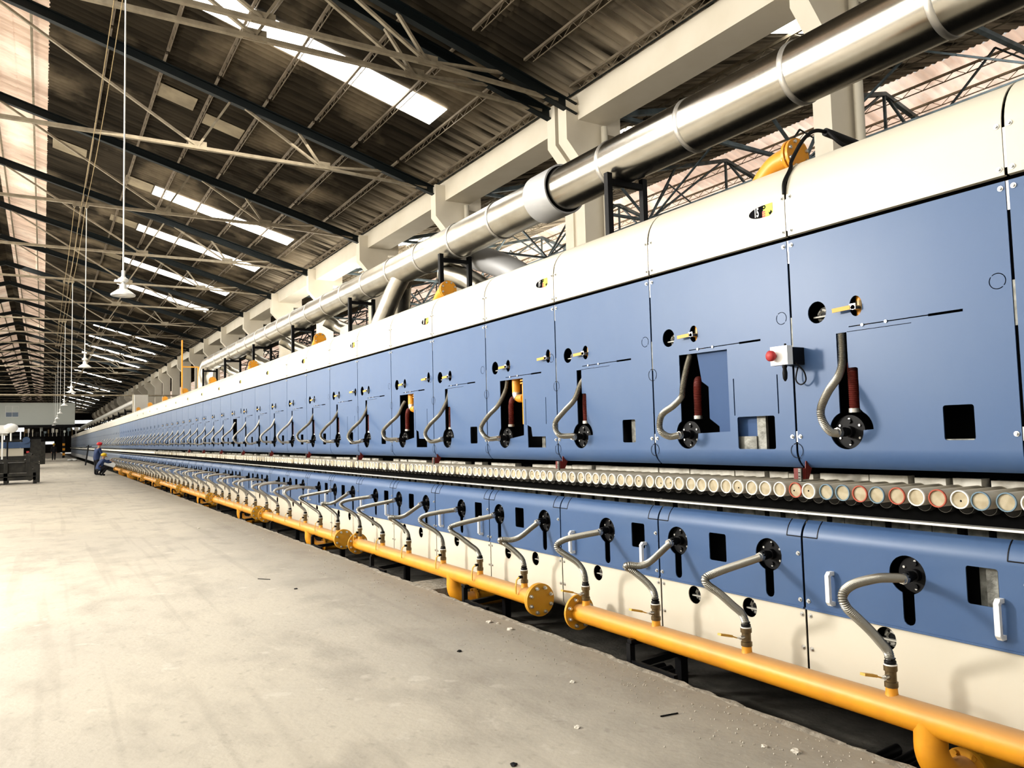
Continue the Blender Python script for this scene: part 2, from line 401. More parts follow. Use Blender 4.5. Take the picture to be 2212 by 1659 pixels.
# end walls and the far side walls
mb = MB(); mb.prism([(-13.4, FLOOR), (30, FLOOR), (30, 7.2), (20.6, 9.8), (10, 7.2), (XR, ZT), (-13.4, 7.0)], 1, 199.5, 199.8)
struct('wall_end', mb.mesh('wall_end', mat('dark_gable', (0.03, 0.028, 0.025), 0.9)), label='dark end wall behind the control room', cat='wall')
mb = MB(); mb.box((-13.7, -5, FLOOR), (-13.4, 200, 1.2)); mb.box((-13.7, -5, 5.6), (-13.4, 200, 7.3))
for y in range(0, 138, 6): mb.box((-13.7, y-0.25, 1.2), (-13.4, y+0.25, 5.6))
struct('wall_left', mb.mesh('wall_left', M['concrete']), label='cream wall with an added band of glowing windows', cat='wall')
mb = MB(); mb.box((30, 1, FLOOR-.6), (30.3, 200, 7.4)); struct('wall_right', mb.mesh('wall_right', M['concrete']), label='wall of the neighbouring hall', cat='wall')
for i in range(23):
    mb = MB(); mb.box((-13.6, 6*i+0.25, 1.2), (-13.58, 6*i+5.75, 5.6))
    struct('window_%d' % (i+1), mb.mesh('window_%d' % (i+1), M['window']))  # unseen windows, added as glowing panes to light the kiln front

# eave beam of painted concrete, with its inner ledge
mb = MB(); mb.box((9.4, 2, 6.48), (10.15, 199, 7.03)); mb.box((9.46, 2, 7.03), (10.1, 199, 7.08))
struct('concrete_beam', mb.mesh('concrete_beam', M['concrete']), label='long cream concrete eave beam under the roof edge', cat='beam')
mb = MB()
for i in range(250):
    y = 6+i*0.45; mb.beam((9.36, y, 7.05+rnd.uniform(0, .02)), (9.36, y+0.03, 7.17+rnd.uniform(-.02, .03)), 0.012)
mb.beam((9.37, 3, 7.06), (9.37, 137, 7.06), 0.03)
struct('trim_2', mb.mesh('eave_trim', M['rafter']), label='dark wire and hook bolts along the top of the concrete beam', cat='trim')

def column_mesh(dbl):
    mb = MB(); offs = [(0, .29), (.41, .70)] if dbl else [(0, .3)]
    prof = [(9.1, 6.9), (9.1, 6.02), (9.5, 5.58), (9.5, FLOOR-.3), (10.12, FLOOR-.3), (10.12, 6.3), (10.52, 6.3), (10.52, 6.9)]
    for a, b in offs: mb.prism(prof, 1, a, b)
    if dbl: mb.box((9.55, .29, FLOOR), (10.1, .41, 6.85))
    return mb.mesh('concrete_column', M['concrete'])
CY = [6.7, 12.53, 18.71, 24.65, 30.55, 36.4, 42.3, 48.4]+[48.4+5.9*i for i in range(1, 25)]
cm1, cm2 = column_mesh(False), column_mesh(True)
for i, y in enumerate(CY):
    struct('concrete_column', cm2 if i == 1 else cm1, (0, y, 0),
           ('paired cream concrete column with twin haunches at the expansion joint' if i == 1 else 'cream concrete column with haunched head, %s of the row along the kiln' % nth(i+1)), 'column')
# low panel infill under the beam beyond the tenth column
mb = MB(); mb.box((10.0, 30, FLOOR-.3), (10.1, 199, 2.2)); struct('wall_middle', mb.mesh('wall_middle', M['concrete']), label='low cream dividing wall between the distant columns', cat='wall')
# drainpipes strapped to the nearest columns
dp = MB(); dp.smooth = True; dp.cyl((10.0, -.1, FLOOR-.2), (10.0, -.1, 6.4), .07, 16); dp.cyl((10.0, -.1, 3.9), (10.0, -.1, 3.93), .085, 16)
dpm = dp.mesh('drainpipe', M['cream'])
for i in range(3): thing('drain_pipe', 'cream drainpipe running down the %s concrete column beside the duct' % nth(i+1), 'drainpipe', (0, CY[i], 0), group='drainpipes on the columns', mesh=dpm)

# ------------------------------------------------------------------ trusses
ZC = 6.9
def zr(x): return ZR-0.42-SL*abs(x-XR)+SL*abs(XR)
def truss_meshes():
    out = {}
    mb = MB(); x1 = 9.35
    for dz, w, h in ((.05, .15, .025), (-.16, .15, .025), (-.055, .025, .2)): mb.beam((XR, 0, zr(XR)+dz), (x1, 0, zr(x1)+dz), w, h)
    out['rafter', 0, 0] = mb.mesh('rafter', M['rafter'])
    mb = MB(); x1 = 2*XR-9.35
    for dz, w, h in ((.05, .15, .025), (-.16, .15, .025), (-.055, .025, .2)): mb.beam((XR, 0, zr(XR)+dz), (x1, 0, zr(x1)+dz), w, h)
    out['rafter', 0, 1] = mb.mesh('rafter', M['rafter'])
    mb = MB(); xa, xb = 2*XR-6, 6
    mb.beam((xa, -.035, ZC), (xb, -.035, ZC), 0.02, 0.075); mb.beam((xa, .035, ZC), (xb, .035, ZC), 0.02, 0.075); mb.beam((xa, 0, ZC-.035), (xb, 0, ZC-.035), 0.09, 0.012)
    for m_ in (lambda x: x, lambda x: 2*XR-x):
        mb.beam((m_(6), 0, ZC), (m_(8.9), 0, ZC-.1), .09, .06)
        for x in (3.02, 6.0): mb.box((m_(x)-.2, -.012, ZC-.06), (m_(x)+.2, .012, ZC+.16))
    out['bottom_chord', 0, 0] = mb.mesh('bottom_chord', M['chord'])
    webs = [((3.02, ZC), (-1.2, zr(-1.2)-.15)), ((3.02, ZC), (3.75, zr(3.75)-.15)), ((5.95, ZC), (4.1, zr(4.1)-.15)), ((5.97, ZC), (5.4, zr(5.4)-.15)), ((6.05, ZC), (7.6, zr(7.6)-.15))]
    for i, (a, b) in enumerate(webs):
        for q, m_ in enumerate((lambda x: x, lambda x: 2*XR-x)):
            mb = MB(); mb.beam((m_(a[0]), 0, a[1]+.03), (m_(b[0]), 0, b[1]), .07, .05)
            out['web', i, q] = mb.mesh('web', M['chord'] if q == 0 else M['rafter'])
    return out
TM = truss_meshes()
TY = [12.55, 13.15]+[y+.15 for y in CY[2:]]
for i, y in enumerate(TY):
    lab = ['dusty steel roof truss at the near side of the twin haunch', 'dusty steel roof truss at the far side of the twin haunch'][i] if i < 2 else \
          ('dusty steel roof truss over the %s column head' % nth(i+1) if i < 10 else 'distant dusty steel roof truss')
    t = thing('roof_truss', lab, 'roof truss', (0, y, 0), group='roof trusses of the kiln hall')
    for k, me in TM.items(): part(k[0], me, t)

# lattice purlins, one per bay and row
def purlin_mesh(L, m, col):
    mb = MB(); mb.beam((0, .05, 0), (0, L-.05, 0), .055, .05); mb.beam((0, .35, -.17), (0, L-.35, -.17), .016, .016)
    n = max(4, int(L/0.5)); 
    for i in range(n):
        y0 = .3+(L-.6)*i/n; y1 = .3+(L-.6)*(i+1)/n; mb.beam((0, y0, -.01), (0, (y0+y1)/2+.08, -.17), .01); mb.beam((0, (y0+y1)/2+.08, -.17), (0, y1, -.01), .01)
    return mb.mesh('purlin', m)
pm = {}
YB = [6.9]+TY
rows = [1.2, 2.35, 3.5, 4.65, 5.8, 6.95, 8.1, 9.2]
for b in range(len(YB)-1):
    L = YB[b+1]-YB[b]
    if L < 2: continue
    for r_, x in enumerate(rows+[-.35, -1.3, -2.6, -3.7]):
        key = (round(L, 1), x < 0)
        if key not in pm: pm[key] = purlin_mesh(L, M['chord'] if x < 0 else M['purlin'], 0)
        if b > 12 and x > 0 and r_ % 2: continue
        if b > 20: continue
        z = zroof(x)-.075
        if x > 0: lab = 'slim lattice purlin, %s down from the ridge, in the %s roof bay' % (nth(r_+1), nth(b+1)) if b < 7 else 'slim lattice purlin in the distant roof bays'
        else: lab = 'pale lattice purlin against the bright slope, %s bay, %s from the ridge' % (nth(b+1), nth(r_-7)) if b < 7 else 'distant pale lattice purlin against the bright slope'
        thing('roof_purlin', lab, 'purlin', (x, YB[b], z), group='lattice purlins under the roof' if x > 0 else 'purlins of the bright slope', mesh=pm[key])

# skylights
def skylight(x0, x1, y0, y1, label):
    mb = MB(); za = ZR-(ZR-ZE)/XE*x0-.045; zb = ZR-(ZR-ZE)/XE*x1-.045
    n = 4; d = (x1-x0)/n
    for i in range(n):
        a, b = x0+d*i+.0, x0+d*(i+1)
        z0 = za+(zb-za)*i/n; z1 = za+(zb-za)*(i+1)/n
        mb.v += [(a, y0, z0), (b, y0, z1), (b, y1, z1), (a, y1, z0), (a, y0, z0-.015), (b, y0, z1-.015), (b, y1, z1-.015), (a, y1, z0-.015)]
        k = len(mb.v)-8
        for q in ((0,1,2,3),(7,6,5,4),(0,4,5,1),(1,5,6,2),(2,6,7,3),(3,7,4,0)): mb.face([k+j for j in q])
    return thing('roof_skylight', label, 'skylight', group='glowing roof skylights', mesh=mb.mesh('skylight', M['sky']))
skylight(1.4, 7.87, 15.5, 16.45, 'nearest and largest glowing skylight strip in the dark roof')
ys = [(28.5, 'long glowing skylight strip, second from the camera'), (33.8, 'glowing skylight strip just behind the second one'), (40.2, 'glowing skylight strip ending left beside the big pendant lamp'), (45.9, 'thin glowing skylight strip just above the first pendant lamp')]
for y, l in ys: skylight(3.2, 7.95, y, y+.95, l)
for i, y in enumerate((63.5, 70, 76.5, 83, 103, 112, 122, 134, 146, 158, 170, 182)): skylight(3.1, 8.0, y, y+1.0, 'small distant glowing skylight strip, %s beyond the lamps' % nth(i+1))
def skylight2(x0, x1, y0, y1, label):
    mb = MB(); z = lambda x: ZR-(ZR-ZE)/10.2*abs(20.6-x)-.06
    mb.prism([(x0, z(x0)), (x1, z(x1)), (x1, z(x1)+.02), (x0, z(x0)+.02)], 1, y0, y1)
    return thing('roof_skylight', label, 'skylight', group='skylights of the neighbouring hall', mesh=mb.mesh('skylight', M['sky']))
for i, y in enumerate((8.2, 14.6, 26.2, 31.5, 37)): skylight2(10.9, 15.5, y, y+1.1, 'glowing skylight of the next hall, %s seen under the concrete beam' % nth(i+1))
M['patch'] = mat('faded_sheet', (0.3, 0.25, 0.17), 0.9, noise=(2, 0.7, (0.16, 0.13, 0.09)))
# patches of pale sheeting in the dark slope
def patch(x0, x1, y0, y1, label):
    mb = MB(); za = ZR-(ZR-ZE)/XE*x0-.045; zb = ZR-(ZR-ZE)/XE*x1-.045
    mb.prism([(x0, za), (x1, zb), (x1, zb+.012), (x0, za+.012)], 1, y0, y1)
    thing('roof_patch', label, 'roof patch', mesh=mb.mesh('roof_patch', M['patch']))
patch(2.3, 3.15, 28.5, 29.4, 'pale roof sheet beside the second skylight strip'); patch(2.2, 3.15, 33.8, 34.7, 'pale roof sheet beside the third skylight strip')
patch(.15, 1.1, 27.6, 28.6, 'pale roof sheet patch close to the ridge'); patch(2.3, 3.1, 40.2, 41.1, 'pale roof sheet beside the fourth skylight strip')
patch(2.4, 3.3, 20.6, 21.4, 'pale patch in the roof behind the first bright strip'); patch(3.6, 4.6, 21.2, 21.9, 'long faded sheet in the dark roof behind the near truss')

# neighbouring hall trusses, blue grey, seen under the duct
def far_truss():
    out = []
    rz = lambda x: ZR-.25-(ZR-ZE)/10.2*abs(20.6-x)
    def add(nm, segs, w=.09):
        mb = MB()
        for a, b in segs: mb.beam((a[0], a[2] if len(a) > 2 else 0, a[1]), (b[0], b[2] if len(b) > 2 else 0, b[1]), w, w*.8)
        out.append((nm, mb.mesh(nm, M['bluesteel'])))
    add('rafter', [((10.4, rz(10.4)), (20.6, rz(20.6)))], .14); add('rafter', [((20.6, rz(20.6)), (30, rz(30)))], .14)
    add('bottom_chord', [((10.4, 6.9), (30, 6.9))], .1)
    for a, b in (((13.2, 6.9), (12.2, rz(12.2))), ((13.2, 6.9), (15.2, rz(15.2))), ((16.9, 6.9), (15.4, rz(15.4))), ((16.9, 6.9), (18.2, rz(18.2))), ((16.9, 6.9), (20.5, rz(20.5))), ((20.6, 6.9), (20.6, rz(20.6))),
                 ((24.2, 6.9), (20.7, rz(20.7))), ((24.2, 6.9), (22.8, rz(22.8))), ((24.2, 6.9), (25.8, rz(25.8)))):
        add('web', [(a, b)], .075)
    for x in (13.2, 16.9, 20.6):
        add('brace', [((x, 6.9, 0), (x, rz(x), 2.9)), ((x, rz(x), 2.9), (x, 6.9, 5.9)), ((x, 6.95, 0), (x, 6.95, 5.9))], .055)
    return out
FT = far_truss()
for i, y in enumerate([0.9, 6.85, 12.8]+[y+.15 for y in CY[2:12]]):
    t = thing('roof_truss', 'blue grey braced roof truss of the next hall, %s behind the duct' % nth(i+1), 'roof truss', (0, y, 0), group='blue grey trusses of the neighbouring hall')
    for nm, me in FT: part(nm, me, t)
for i, x in enumerate((21.0, 21.9, 22.9, 12, 14, 16, 18)):
    mb = MB(); z = ZR-(ZR-ZE)/10.2*abs(20.6-x)-.12; mb.beam((x, 2, z), (x, 120, z), .05, .06); mb.beam((x, 2, z-.2), (x, 120, z-.2), .025)
    for k in range(160): mb.beam((x, 2+k*.6, z), (x, 2.3+k*.6, z-.2), .014); mb.beam((x, 2.3+k*.6, z-.2), (x, 2.6+k*.6, z), .014)
    thing('roof_purlin', 'long lattice purlin of the next hall roof, %s from its ridge on the %s side' % (nth(i+1 if i < 3 else 8-i), 'bright' if i < 3 else 'dark'), 'purlin', mesh=mb.mesh('purlin', M['chord']))

# ------------------------------------------------------------------ kiln sections
def arc(cx, cz, r, a0, a1, n=8): return [(cx+r*math.cos(math.radians(a0+(a1-a0)*k/n)), cz+r*math.sin(math.radians(a0+(a1-a0)*k/n))) for k in range(n+1)]
G = 0.007    # half seam gap
def hood_mesh():
    mb = MB(); mb.smooth = True
    prof = [(FX+.02, 1.083), (FX, 1.087), (FX, 1.31)]+arc(FX+.25, 1.31, .25, 180, 100, 10)[1:]+[(FX+.5, 1.585), (4.4, 1.6)]
    prof = [(x-FX, z) for x, z in prof]; mb.sheet(prof, G, P-G); return mb.mesh('hood_panel', M['cream'])
def base_mesh(odd):
    mb = MB(); holes = [circ(y, -1.06, .055, .057, 20) for y in ((.40, .855) if odd else (.70,))]
    mb.plate([(G, -1.33), (P-G, -1.33), (P-G, -.998), (G, -.998)], holes, 0.008)
    mb.smooth = True; mb.sheet([(x-FX, z) for x, z in arc(FX+.088, -1.33, .08, 250, 180, 6)], G, P-G)
    return mb.mesh('base_panel', M['cream'])
LB = {True: [.235, .985], False: [.565]}
LW = {True: (.56, .70), False: (.143, .283)}
def keyhole(y, z=-.728, r=.093, w=.03, zb=-.97):
    pts = []; a = math.asin(w/r); n = 26
    for k in range(n+1):
        t = -PI/2+a+(2*PI-2*a)*k/n; pts.append((y+r*math.cos(t), z+r*math.sin(t)))
    for k in range(7):
        t = PI+PI*k/6; pts.append((y+w*math.cos(t), zb+w+w*math.sin(t)))
    return pts
def cover_mesh(odd):
    mb = MB(); holes = [keyhole(y) for y in LB[odd]]+[rrect(LW[odd][0], LW[odd][1], -.815, -.645)]
    mb.plate([(G, -.99), (P-G, -.99), (P-G, -.622), (G, -.622)], holes, 0.0)
    mb.smooth = True; mb.sheet([(x-FX, z) for x, z in arc(FX+.13, -.622, .13, 180, 125, 18)], G, P-G)
    mb.smooth = False; mb.box((-.006, G, -.997), (.01, P-G, -.987))
    # scored tabs beside the seam on the bend
    mb.m(1); tp = [(x-FX-.0012, z) for x, z in arc(FX+.13, -.622, .131, 172, 125, 6)]
    for y in (.1, P-.1): mb.sheet(tp, y-.0025, y+.0025, .002)
    for a, b in ((G, .1), (P-.1, P-G)): mb.box((tp[0][0]-.001, a, tp[0][1]-.002), (tp[0][0]+.003, b, tp[0][1]+.003))
    return mb.mesh('lower_cover', [M['blue'], M['black']])

def slot_outline(b, wide=False):
    o = []; cz = -.021; r = .099
    # local coordinates, b = burner centre
    o += [(b+.032, .494), (b+.034, cz+math.sqrt(r*r-.034**2))]
    a0 = math.atan2(math.sqrt(r*r-.034**2), .034); n = 20
    for k in range(1, n+1):
        t = a0-(a0+PI)*k/n                                     # over the far side, the bottom and up to the near side
        o.append((b+r*math.cos(t), cz+r*math.sin(t)))
    o += [(b-.156, cz+.004)]
    for k in range(1, 6):
        t = math.radians(180-62*k/5); o.append((b-.056+.1*math.cos(t), cz+.004+.1*math.sin(t)))
    o += [(b-.085, .09), (b-.085, .30), (b-.075, .306), (b-.030, .306), (b-.030, .494)]
    return o
def upper_mesh(kind):
    b = .855; mb = MB(); holes = []
    Z0, Z1 = -.125, 1.06
    H1 = circ(b+.143, .624, .058, .06, 22); H2 = circ(b-.092, .624, .037, .054, 20)
    slits = lambda a, c: [[(a-.004, .083), (a+.004, .083), (a+.004, .307), (a-.004, .307)], [(c-.004, .083), (c+.004, .083), (c+.004, .307), (c-.004, .307)]]
    key = [[(.222, .514), (.385, .514), (.385, .518), (.81, .518), (.81, .523), (.385, .523), (.385, .526), (.222, .526)]]
    holes += [H1, H2]+key
    if kind == 'slot':
        holes += [slot_outline(b), rrect(.2, .342, -.076, .087), [(.47, .4935), (.822, .4935), (.822, .4965), (.47, .4965)]]
    elif kind == 'slot2':
        holes += [slot_outline(b), rrect(.2, .342, -.076, .087), circ(.09, .624, .033, .054, 16)]+slits(.42, .13)
    elif kind == 'wide':
        o = slot_outline(b); o = [p for p in o if not (p[0] < b-.1 or (p[0] < b and p[1] > .05))]
        # replace near side with the open door shape
        o = [(b+.05, .498), (b+.05, .06)]+o[3:]
        o = [p for p in o if p[1] < .07 or p[0] > b+.04]
        o += [(.485, -.013), (.485, .493), (b-.08, .496)]
        holes += [o, rrect(.145, .425, -.12, .073)]+slits(.443, .115)
    elif kind == 'open':
        o = [(b+.06, .496), (b+.06, .055)]
        cz = -.021; r = .099; a0 = math.acos(.06/.099)
        for k in range(0, 19):
            t = a0-(a0+PI-.15)*k/18; o.append((b+r*math.cos(t), cz+r*math.sin(t)))
        o += [(.52, -.007), (.52, .494)]
        holes += [o, [(.46, .08), (.40, .06), (.385, -.02), (.18, -.022), (.18, -.114), (.455, -.114)], circ(.112, .648, .034, .057, 18)]+slits(.483, .165)
    mb.plate([(G, Z0), (P-G, Z0), (P-G, Z1), (G, Z1)], holes, 0.0)
    mb.smooth = True; mb.sheet([(x-FX, z) for x, z in arc(FX+.12, -.125, .12, 235, 180, 18)], G, P-G)
    mb.smooth = False; mb.m(1)
    # painted rings and centre marks; thin raised strokes
    def ring(y, z, r=.036):
        n = 28
        for k in range(n):
            if k % 14 == 3: continue
            a, c = 2*PI*k/n, 2*PI*(k+1)/n; i = len(mb.v)
            mb.v += [(-.001, y+(r)*math.cos(a), z+r*math.sin(a)), (-.001, y+r*math.cos(c), z+r*math.sin(c)), (-.001, y+(r-.003)*math.cos(c), z+(r-.003)*math.sin(c)), (-.001, y+(r-.003)*math.cos(a), z+(r-.003)*math.sin(a))]
            mb.face((i, i+1, i+2, i+3)); mb.face((i+3, i+2, i+1, i))
    ring(.065, .625)
    mb.m(2)
    for y, z in ((.73, .5205), (.60, .5205)): mb.lathe((.0, y, z), (-1, 0, 0), [(0, .008), (.006, .008)], 8)
    return mb.mesh('upper_panel', [M['blue'], M['black'], M['bolt']])
UM = {k: upper_mesh(k) for k in ('slot', 'slot2', 'wide', 'open')}
HM = hood_mesh(); BM = {o: base_mesh(o) for o in (True, False)}; CM = {o: cover_mesh(o) for o in (True, False)}
mb = MB(); mb.box((.26, 0, -.2), (1.7, P, 1.5)); mb.box((.05, 0, 1.03), (.3, P, 1.1)); mb.box((.12, 0, -1.42), (1.7, P, -.56)); mb.box((.12, .0, -.23), (.3, P, -.19))  # thin black strip below the hood stands in for its overhang shadow
mb.box((.3, 0, -.6), (1.7, P, -.19)); [mb.box((.015, a_, b_), (.03, a_+.02, c_)) for a_ in (.0, P-.02) for b_, c_ in ((.0, 1.0), (-1.3, -.7), (1.1, 1.3))]
CORE = mb.mesh('kiln_core', M['black_matt'])
JOINT = []
for a_, b_ in ((1.12, 1.30), (.93, 1.06), (-.08, -.02), (.42, .62)): mb = MB(); mb.box((.004, -.006, a_), (.011, .006, b_)); JOINT.append(mb.mesh('joint_strip', M['steel'] if a_ != .42 else M['foil']))
mb = MB(); mb.lathe((0, 0, 0), (-1, 0, 0), [(0, .0125), (.003, .0125), (.003, .007), (.012, .007)], 10); BOLT = mb.mesh('bolt', M['bolt'])
mb = MB(); mb.smooth = True
hp = [(0, 0, -.935), (-.028, 0, -.935), (-.04, 0, -.922), (-.04, 0, -.79), (-.028, 0, -.777), (0, 0, -.777)]
for a, b in zip(hp, hp[1:]): mb.beam(a, b, .02, .024, (0, 1, 0))
for p in hp[1:-1]: mb.lathe((p[0], -.011, p[2]), (0, 1, 0), [(0, .0115), (.022, .0115)], 10)
HANDLE = mb.mesh('handle', M['white'])
mb = MB(); mb.box((.09, 0, 0), (.1, .16, .19)); mb.box((.05, .06, -.02), (.1, .11, .2)); FOIL = mb.mesh('insulation_block', M['foil'])
def number_mesh(num):
    mb = MB(); n = 12; pts = []
    for k in range(n+1):
        t = PI/2+PI*k/n; pts.append((-math.cos(t)*.1+.0, math.sin(t)*.035))
    # Y runs leftwards in the picture; rounded nose towards +Y
    poly = [(y, z) for y, z in pts]+[(-.0, -.035), (-.0, .035)]
    mb.plate([(p[0], p[1]) for p in poly[:-1]], [], -.0016, .0014)
    mb.m(1); mb.plate([(-.008, -.036), (-.008, .036), (-.075, .036), (-.075, -.02), (-.05, -.036)], [], -.0016, .0014)
    mb.m(2); mb.plate([(.0, -.034), (.0, .0), (-.022, .0), (-.022, -.034)], [], -.0022, .0006)
    for z in (-.011, -.023): mb.m(1); mb.plate([(-.004, z-.002), (-.004, z+.002), (-.022, z+.002), (-.022, z-.002)], [], -.0026, .0004)
    mb.m(0)
    mb.plate([(.0, .002), (.0, .036), (-.006, .036), (-.006, .002)], [], -.0024, .0006); mb.plate(circ(-.014, .023, .013, .012, 14), [circ(-.014, .023, .006, .005, 10)], -.0026, .0006)
    mb.plate([(-.052, -.03), (-.047, -.012), (-.056, -.018), (-.064, -.005), (-.072, -.018), (-.06, -.03)], [], -.0024, .0006)
    return mb.mesh('sticker_shape', [M['sticker_k'], M['sticker_y'], M['red']])
STK = number_mesh(15)
def text_obj(s, size, name, parent, loc, rot, m, label=None):
    cu = bpy.data.curves.new(name, 'FONT'); cu.body = s; cu.size = size; cu.extrude = .0004; cu.align_x = 'CENTER'; cu.align_y = 'CENTER'; cu.offset = .002
    cu.materials.append(m); o = bpy.data.objects.new(name, cu); C.objects.link(o); bpy.context.view_layer.update()
    me = bpy.data.meshes.new_from_object(o.evaluated_get(bpy.context.evaluated_depsgraph_get())); bpy.data.objects.remove(o); o = bpy.data.objects.new(name, me); C.objects.link(o); o.parent = parent; o.location = loc; o.rotation_euler = rot; o.scale = (.58, 1.15, 1)
    if label: o['label'] = label
    return o

M['grey_panel'] = mat('far_panel_grey', (0.12, 0.155, 0.215), 0.45, noise=(1.5, 0.5, (0.17, 0.195, 0.235)))  # greyer, less saturated tone for the far sections
M['grey_base'] = mat('far_base_grey', (0.42, 0.42, 0.41), 0.5)
def recol(me, m): c = me.copy(); c.materials[0] = m; return c
UG = recol(UM['slot'], M['grey_panel']); BG = {o: recol(BM[o], M['grey_base']) for o in BM}
def plain_cover():
    mb = MB(); mb.box((0, G, -.99), (.006, P-G, -.622)); mb.smooth = True
    mb.sheet([(x-FX, z) for x, z in arc(FX+.13, -.622, .13, 180, 125, 8)], G, P-G); return mb.mesh('lower_cover', M['grey_panel'])
CG = plain_cover()
SEC = {}
for k in range(K0, K1+1):
    odd = bool(k % 2); i = k-K0+1
    kind = {0: 'slot', 1: 'wide', 2: 'slot', 3: 'open', 4: 'slot', 5: 'open', 7: 'slot2', 13: 'open', 17: 'slot2', 23: 'slot2'}.get(k, 'slot')
    d = {-1: 'blue and cream kiln section cut off by the right picture edge', 0: 'nearest full blue and cream kiln section, right of the emergency stop box',
         1: 'blue and cream kiln section with open sliding hatch beside the number 15 sticker', 3: 'blue and cream kiln section with open hatch showing yellow pipes, near the number 16 sticker'}.get(k)
    if d is None: d = 'blue and cream kiln section, %s from the right picture edge' % nth(i) if i <= 20 else 'distant blue and cream kiln section too far off to make out details' if k < 39 else 'grey kiln section at the far end of the kiln'
    t = thing('kiln_section', d, 'kiln section', (FX, S(k), 0), group='blue and cream kiln sections' if k < 39 else 'grey kiln sections at the far end')
    SEC[k] = t
    part('hood_panel', HM, t, label='cream rounded top cover'); part('upper_panel', UM[kind] if k < 39 else UG, t, label='%s upper panel with cutouts' % ('blue' if k < 39 else 'grey'))
    part('lower_cover', CM[odd] if k < 39 else CG, t, label='blue lower cover with keyhole openings' if k < 39 else 'plain grey lower cover'); part('base_panel', BM[odd] if k < 39 else BG[odd], t, label='cream base panel' if k < 39 else 'grey base panel')
    part('kiln_core', CORE, t, label='black inner shell')
    if k <= 12:
        for j_ in JOINT: part('joint_strip', j_, t)
    if k <= 10:
        for y in (-.027, .027):
            for z in (1.31, 1.115, 1.03, -.05, -.95, -1.03, -1.21): part('bolt', BOLT, t, (.0 if z > -1 else .008, y, z))
            if y > 0: part('bolt', BOLT, t, (0, y, -.697))
    if not odd:
        for y in (.135, .985):
            if k <= 30: part('handle', HANDLE, t, (0, y, 0), label='white grab handle')
    if k in (2, 3): part('insulation_block', FOIL, t, (0, {2: .19, 3: .2}[k], -.11))
    if k == 1:
        mb = MB(); mb.box((.03, .31, -.15), (.05, .47, -.045)); mb.box((.04, .245, -.15), (.06, .31, .1)); part('insulation_block', mb.mesh('insulation_block', M['foil']), t)
        mb = MB(); mb.box((.05, .31, -.045), (.07, .5, .1)); part('inner_plate', mb.mesh('inner_plate', M['blue_shaded']), t)
    if k == 0:
        mb = MB(); mb.box((.008, .21, -.078), (.09, .36, -.07)); part('window_ledge', mb.mesh('window_ledge', M['foil']), t)
    if k in (0,): part('insulation_block', FOIL, t, (.0, .11, -.84))
    if odd and k > 0 and k <= 31:
        s_ = part('number_sticker', STK, t, (0, .165, 1.272), rot=(0, 0, 0), label='black and lime number sticker')
        if k <= 7: text_obj(str(15+(k-1)//2), .062, 'numeral', s_, (-.0024, .042, 0), (PI/2, 0, -PI/2), M['tape'])
    if kind == 'wide':
        mb = MB(); mb.plate([(.47, -.03), (.47, .5), (b_ := .855-.083, .5), (.855-.118, .31), (.855-.175, .275), (.855-.175, .07), (.855-.2, .07)][:3]+[(.737, .311), (.68, .275), (.68, .071), (.60, .02), (.60, -.03)], [], .03)
        part('sliding_hatch', mb.mesh('sliding_hatch', M['blue_shaded']), t, label='recessed blue sliding hatch in a shaded tone')
# ---------------------------- rail, bricks, blocks, red clamps in the roller slot
mb = MB(); mb.box((3.57, 0.4, -.473), (3.63, YEND, -.463))
for k in range(0, 50): mb.box((3.568, S(k)-.006, -.475), (3.64, S(k)+.006, -.461))
thing('steel_rail', 'long thin white steel rail running below the ceramic rollers', 'rail', mesh=mb.mesh('steel_rail', mat('rail_white', (0.8, 0.78, 0.72), 0.4, 0.2)))
mb = MB(); y = .5
while y < 60:
    w = rnd.uniform(.07, .17)
    mb.box((3.74, y, -.6), (3.8, y+w, -.475))
    y += w+rnd.choice((.004, .035, .05))
thing('insulation_blocks', 'band of grey insulation blocks under the white rail', 'insulation', mesh=mb.mesh('insulation_blocks', M['foil']))['kind'] = 'stuff'
mb = MB(); y = .5
while y < 100:
    w = rnd.uniform(.09, .32)
    if rnd.random() < .85: mb.box((3.83+rnd.uniform(-.01, .01), y, -.33), (3.92, y+w, -.268+rnd.uniform(-.006, .004)))
    y += w+rnd.choice((.006, .006, .04))
thing('brick_band', 'band of pale crumbly insulating bricks above the rollers', 'bricks', mesh=mb.mesh('brick_band', M['brick']))['kind'] = 'stuff'
mb = MB(); mb.box((3.64, .5, -.47), (3.66, YEND, -.385)); 
thing('roller_guard', 'long black guard plate behind the lower ring row', 'guard plate', mesh=mb.mesh('roller_guard', M['black_matt']))
# rollers: 300 as individuals, the rest as one mass
RP = P/12
def rim_mesh(m): 
    mb = MB(); mb.smooth = True; r = .0405
    i0 = mb.ring((-.004, 0, 0), (1, 0, 0), r+.0008, 24); i1 = mb.ring((-.004, 0, 0), (1, 0, 0), r-.0045, 24); i2 = mb.ring((.006, 0, 0), (1, 0, 0), r+.0008, 24); i3 = mb.ring((.004, 0, 0), (1, 0, 0), r-.0045, 24)
    for a, b in ((i1, i0), (i0, i2), (i3, i1)):
        for j in range(24): mb.face((a+j, b+j, b+(j+1) % 24, a+(j+1) % 24))
    return mb.mesh('end_rim', m)
RIM = {'w': rim_mesh(M['ceramic_rim']), 'r': rim_mesh(M['red_paint']), 'b': rim_mesh(M['blue_paint'])}
mb = MB(); mb.smooth = True; mb.lathe((0, 0, 0), (1, 0, 0), [(0, .04), (.36, .04)], 20, False)
mb.smooth = False; mb.m(1); i = mb.ring((.004, 0, 0), (1, 0, 0), .039, 20); mb.face([i+j for j in range(20)][::-1])
TUBE = mb.mesh('roller_tube', [M['ceramic'], M['ceramic_in']])
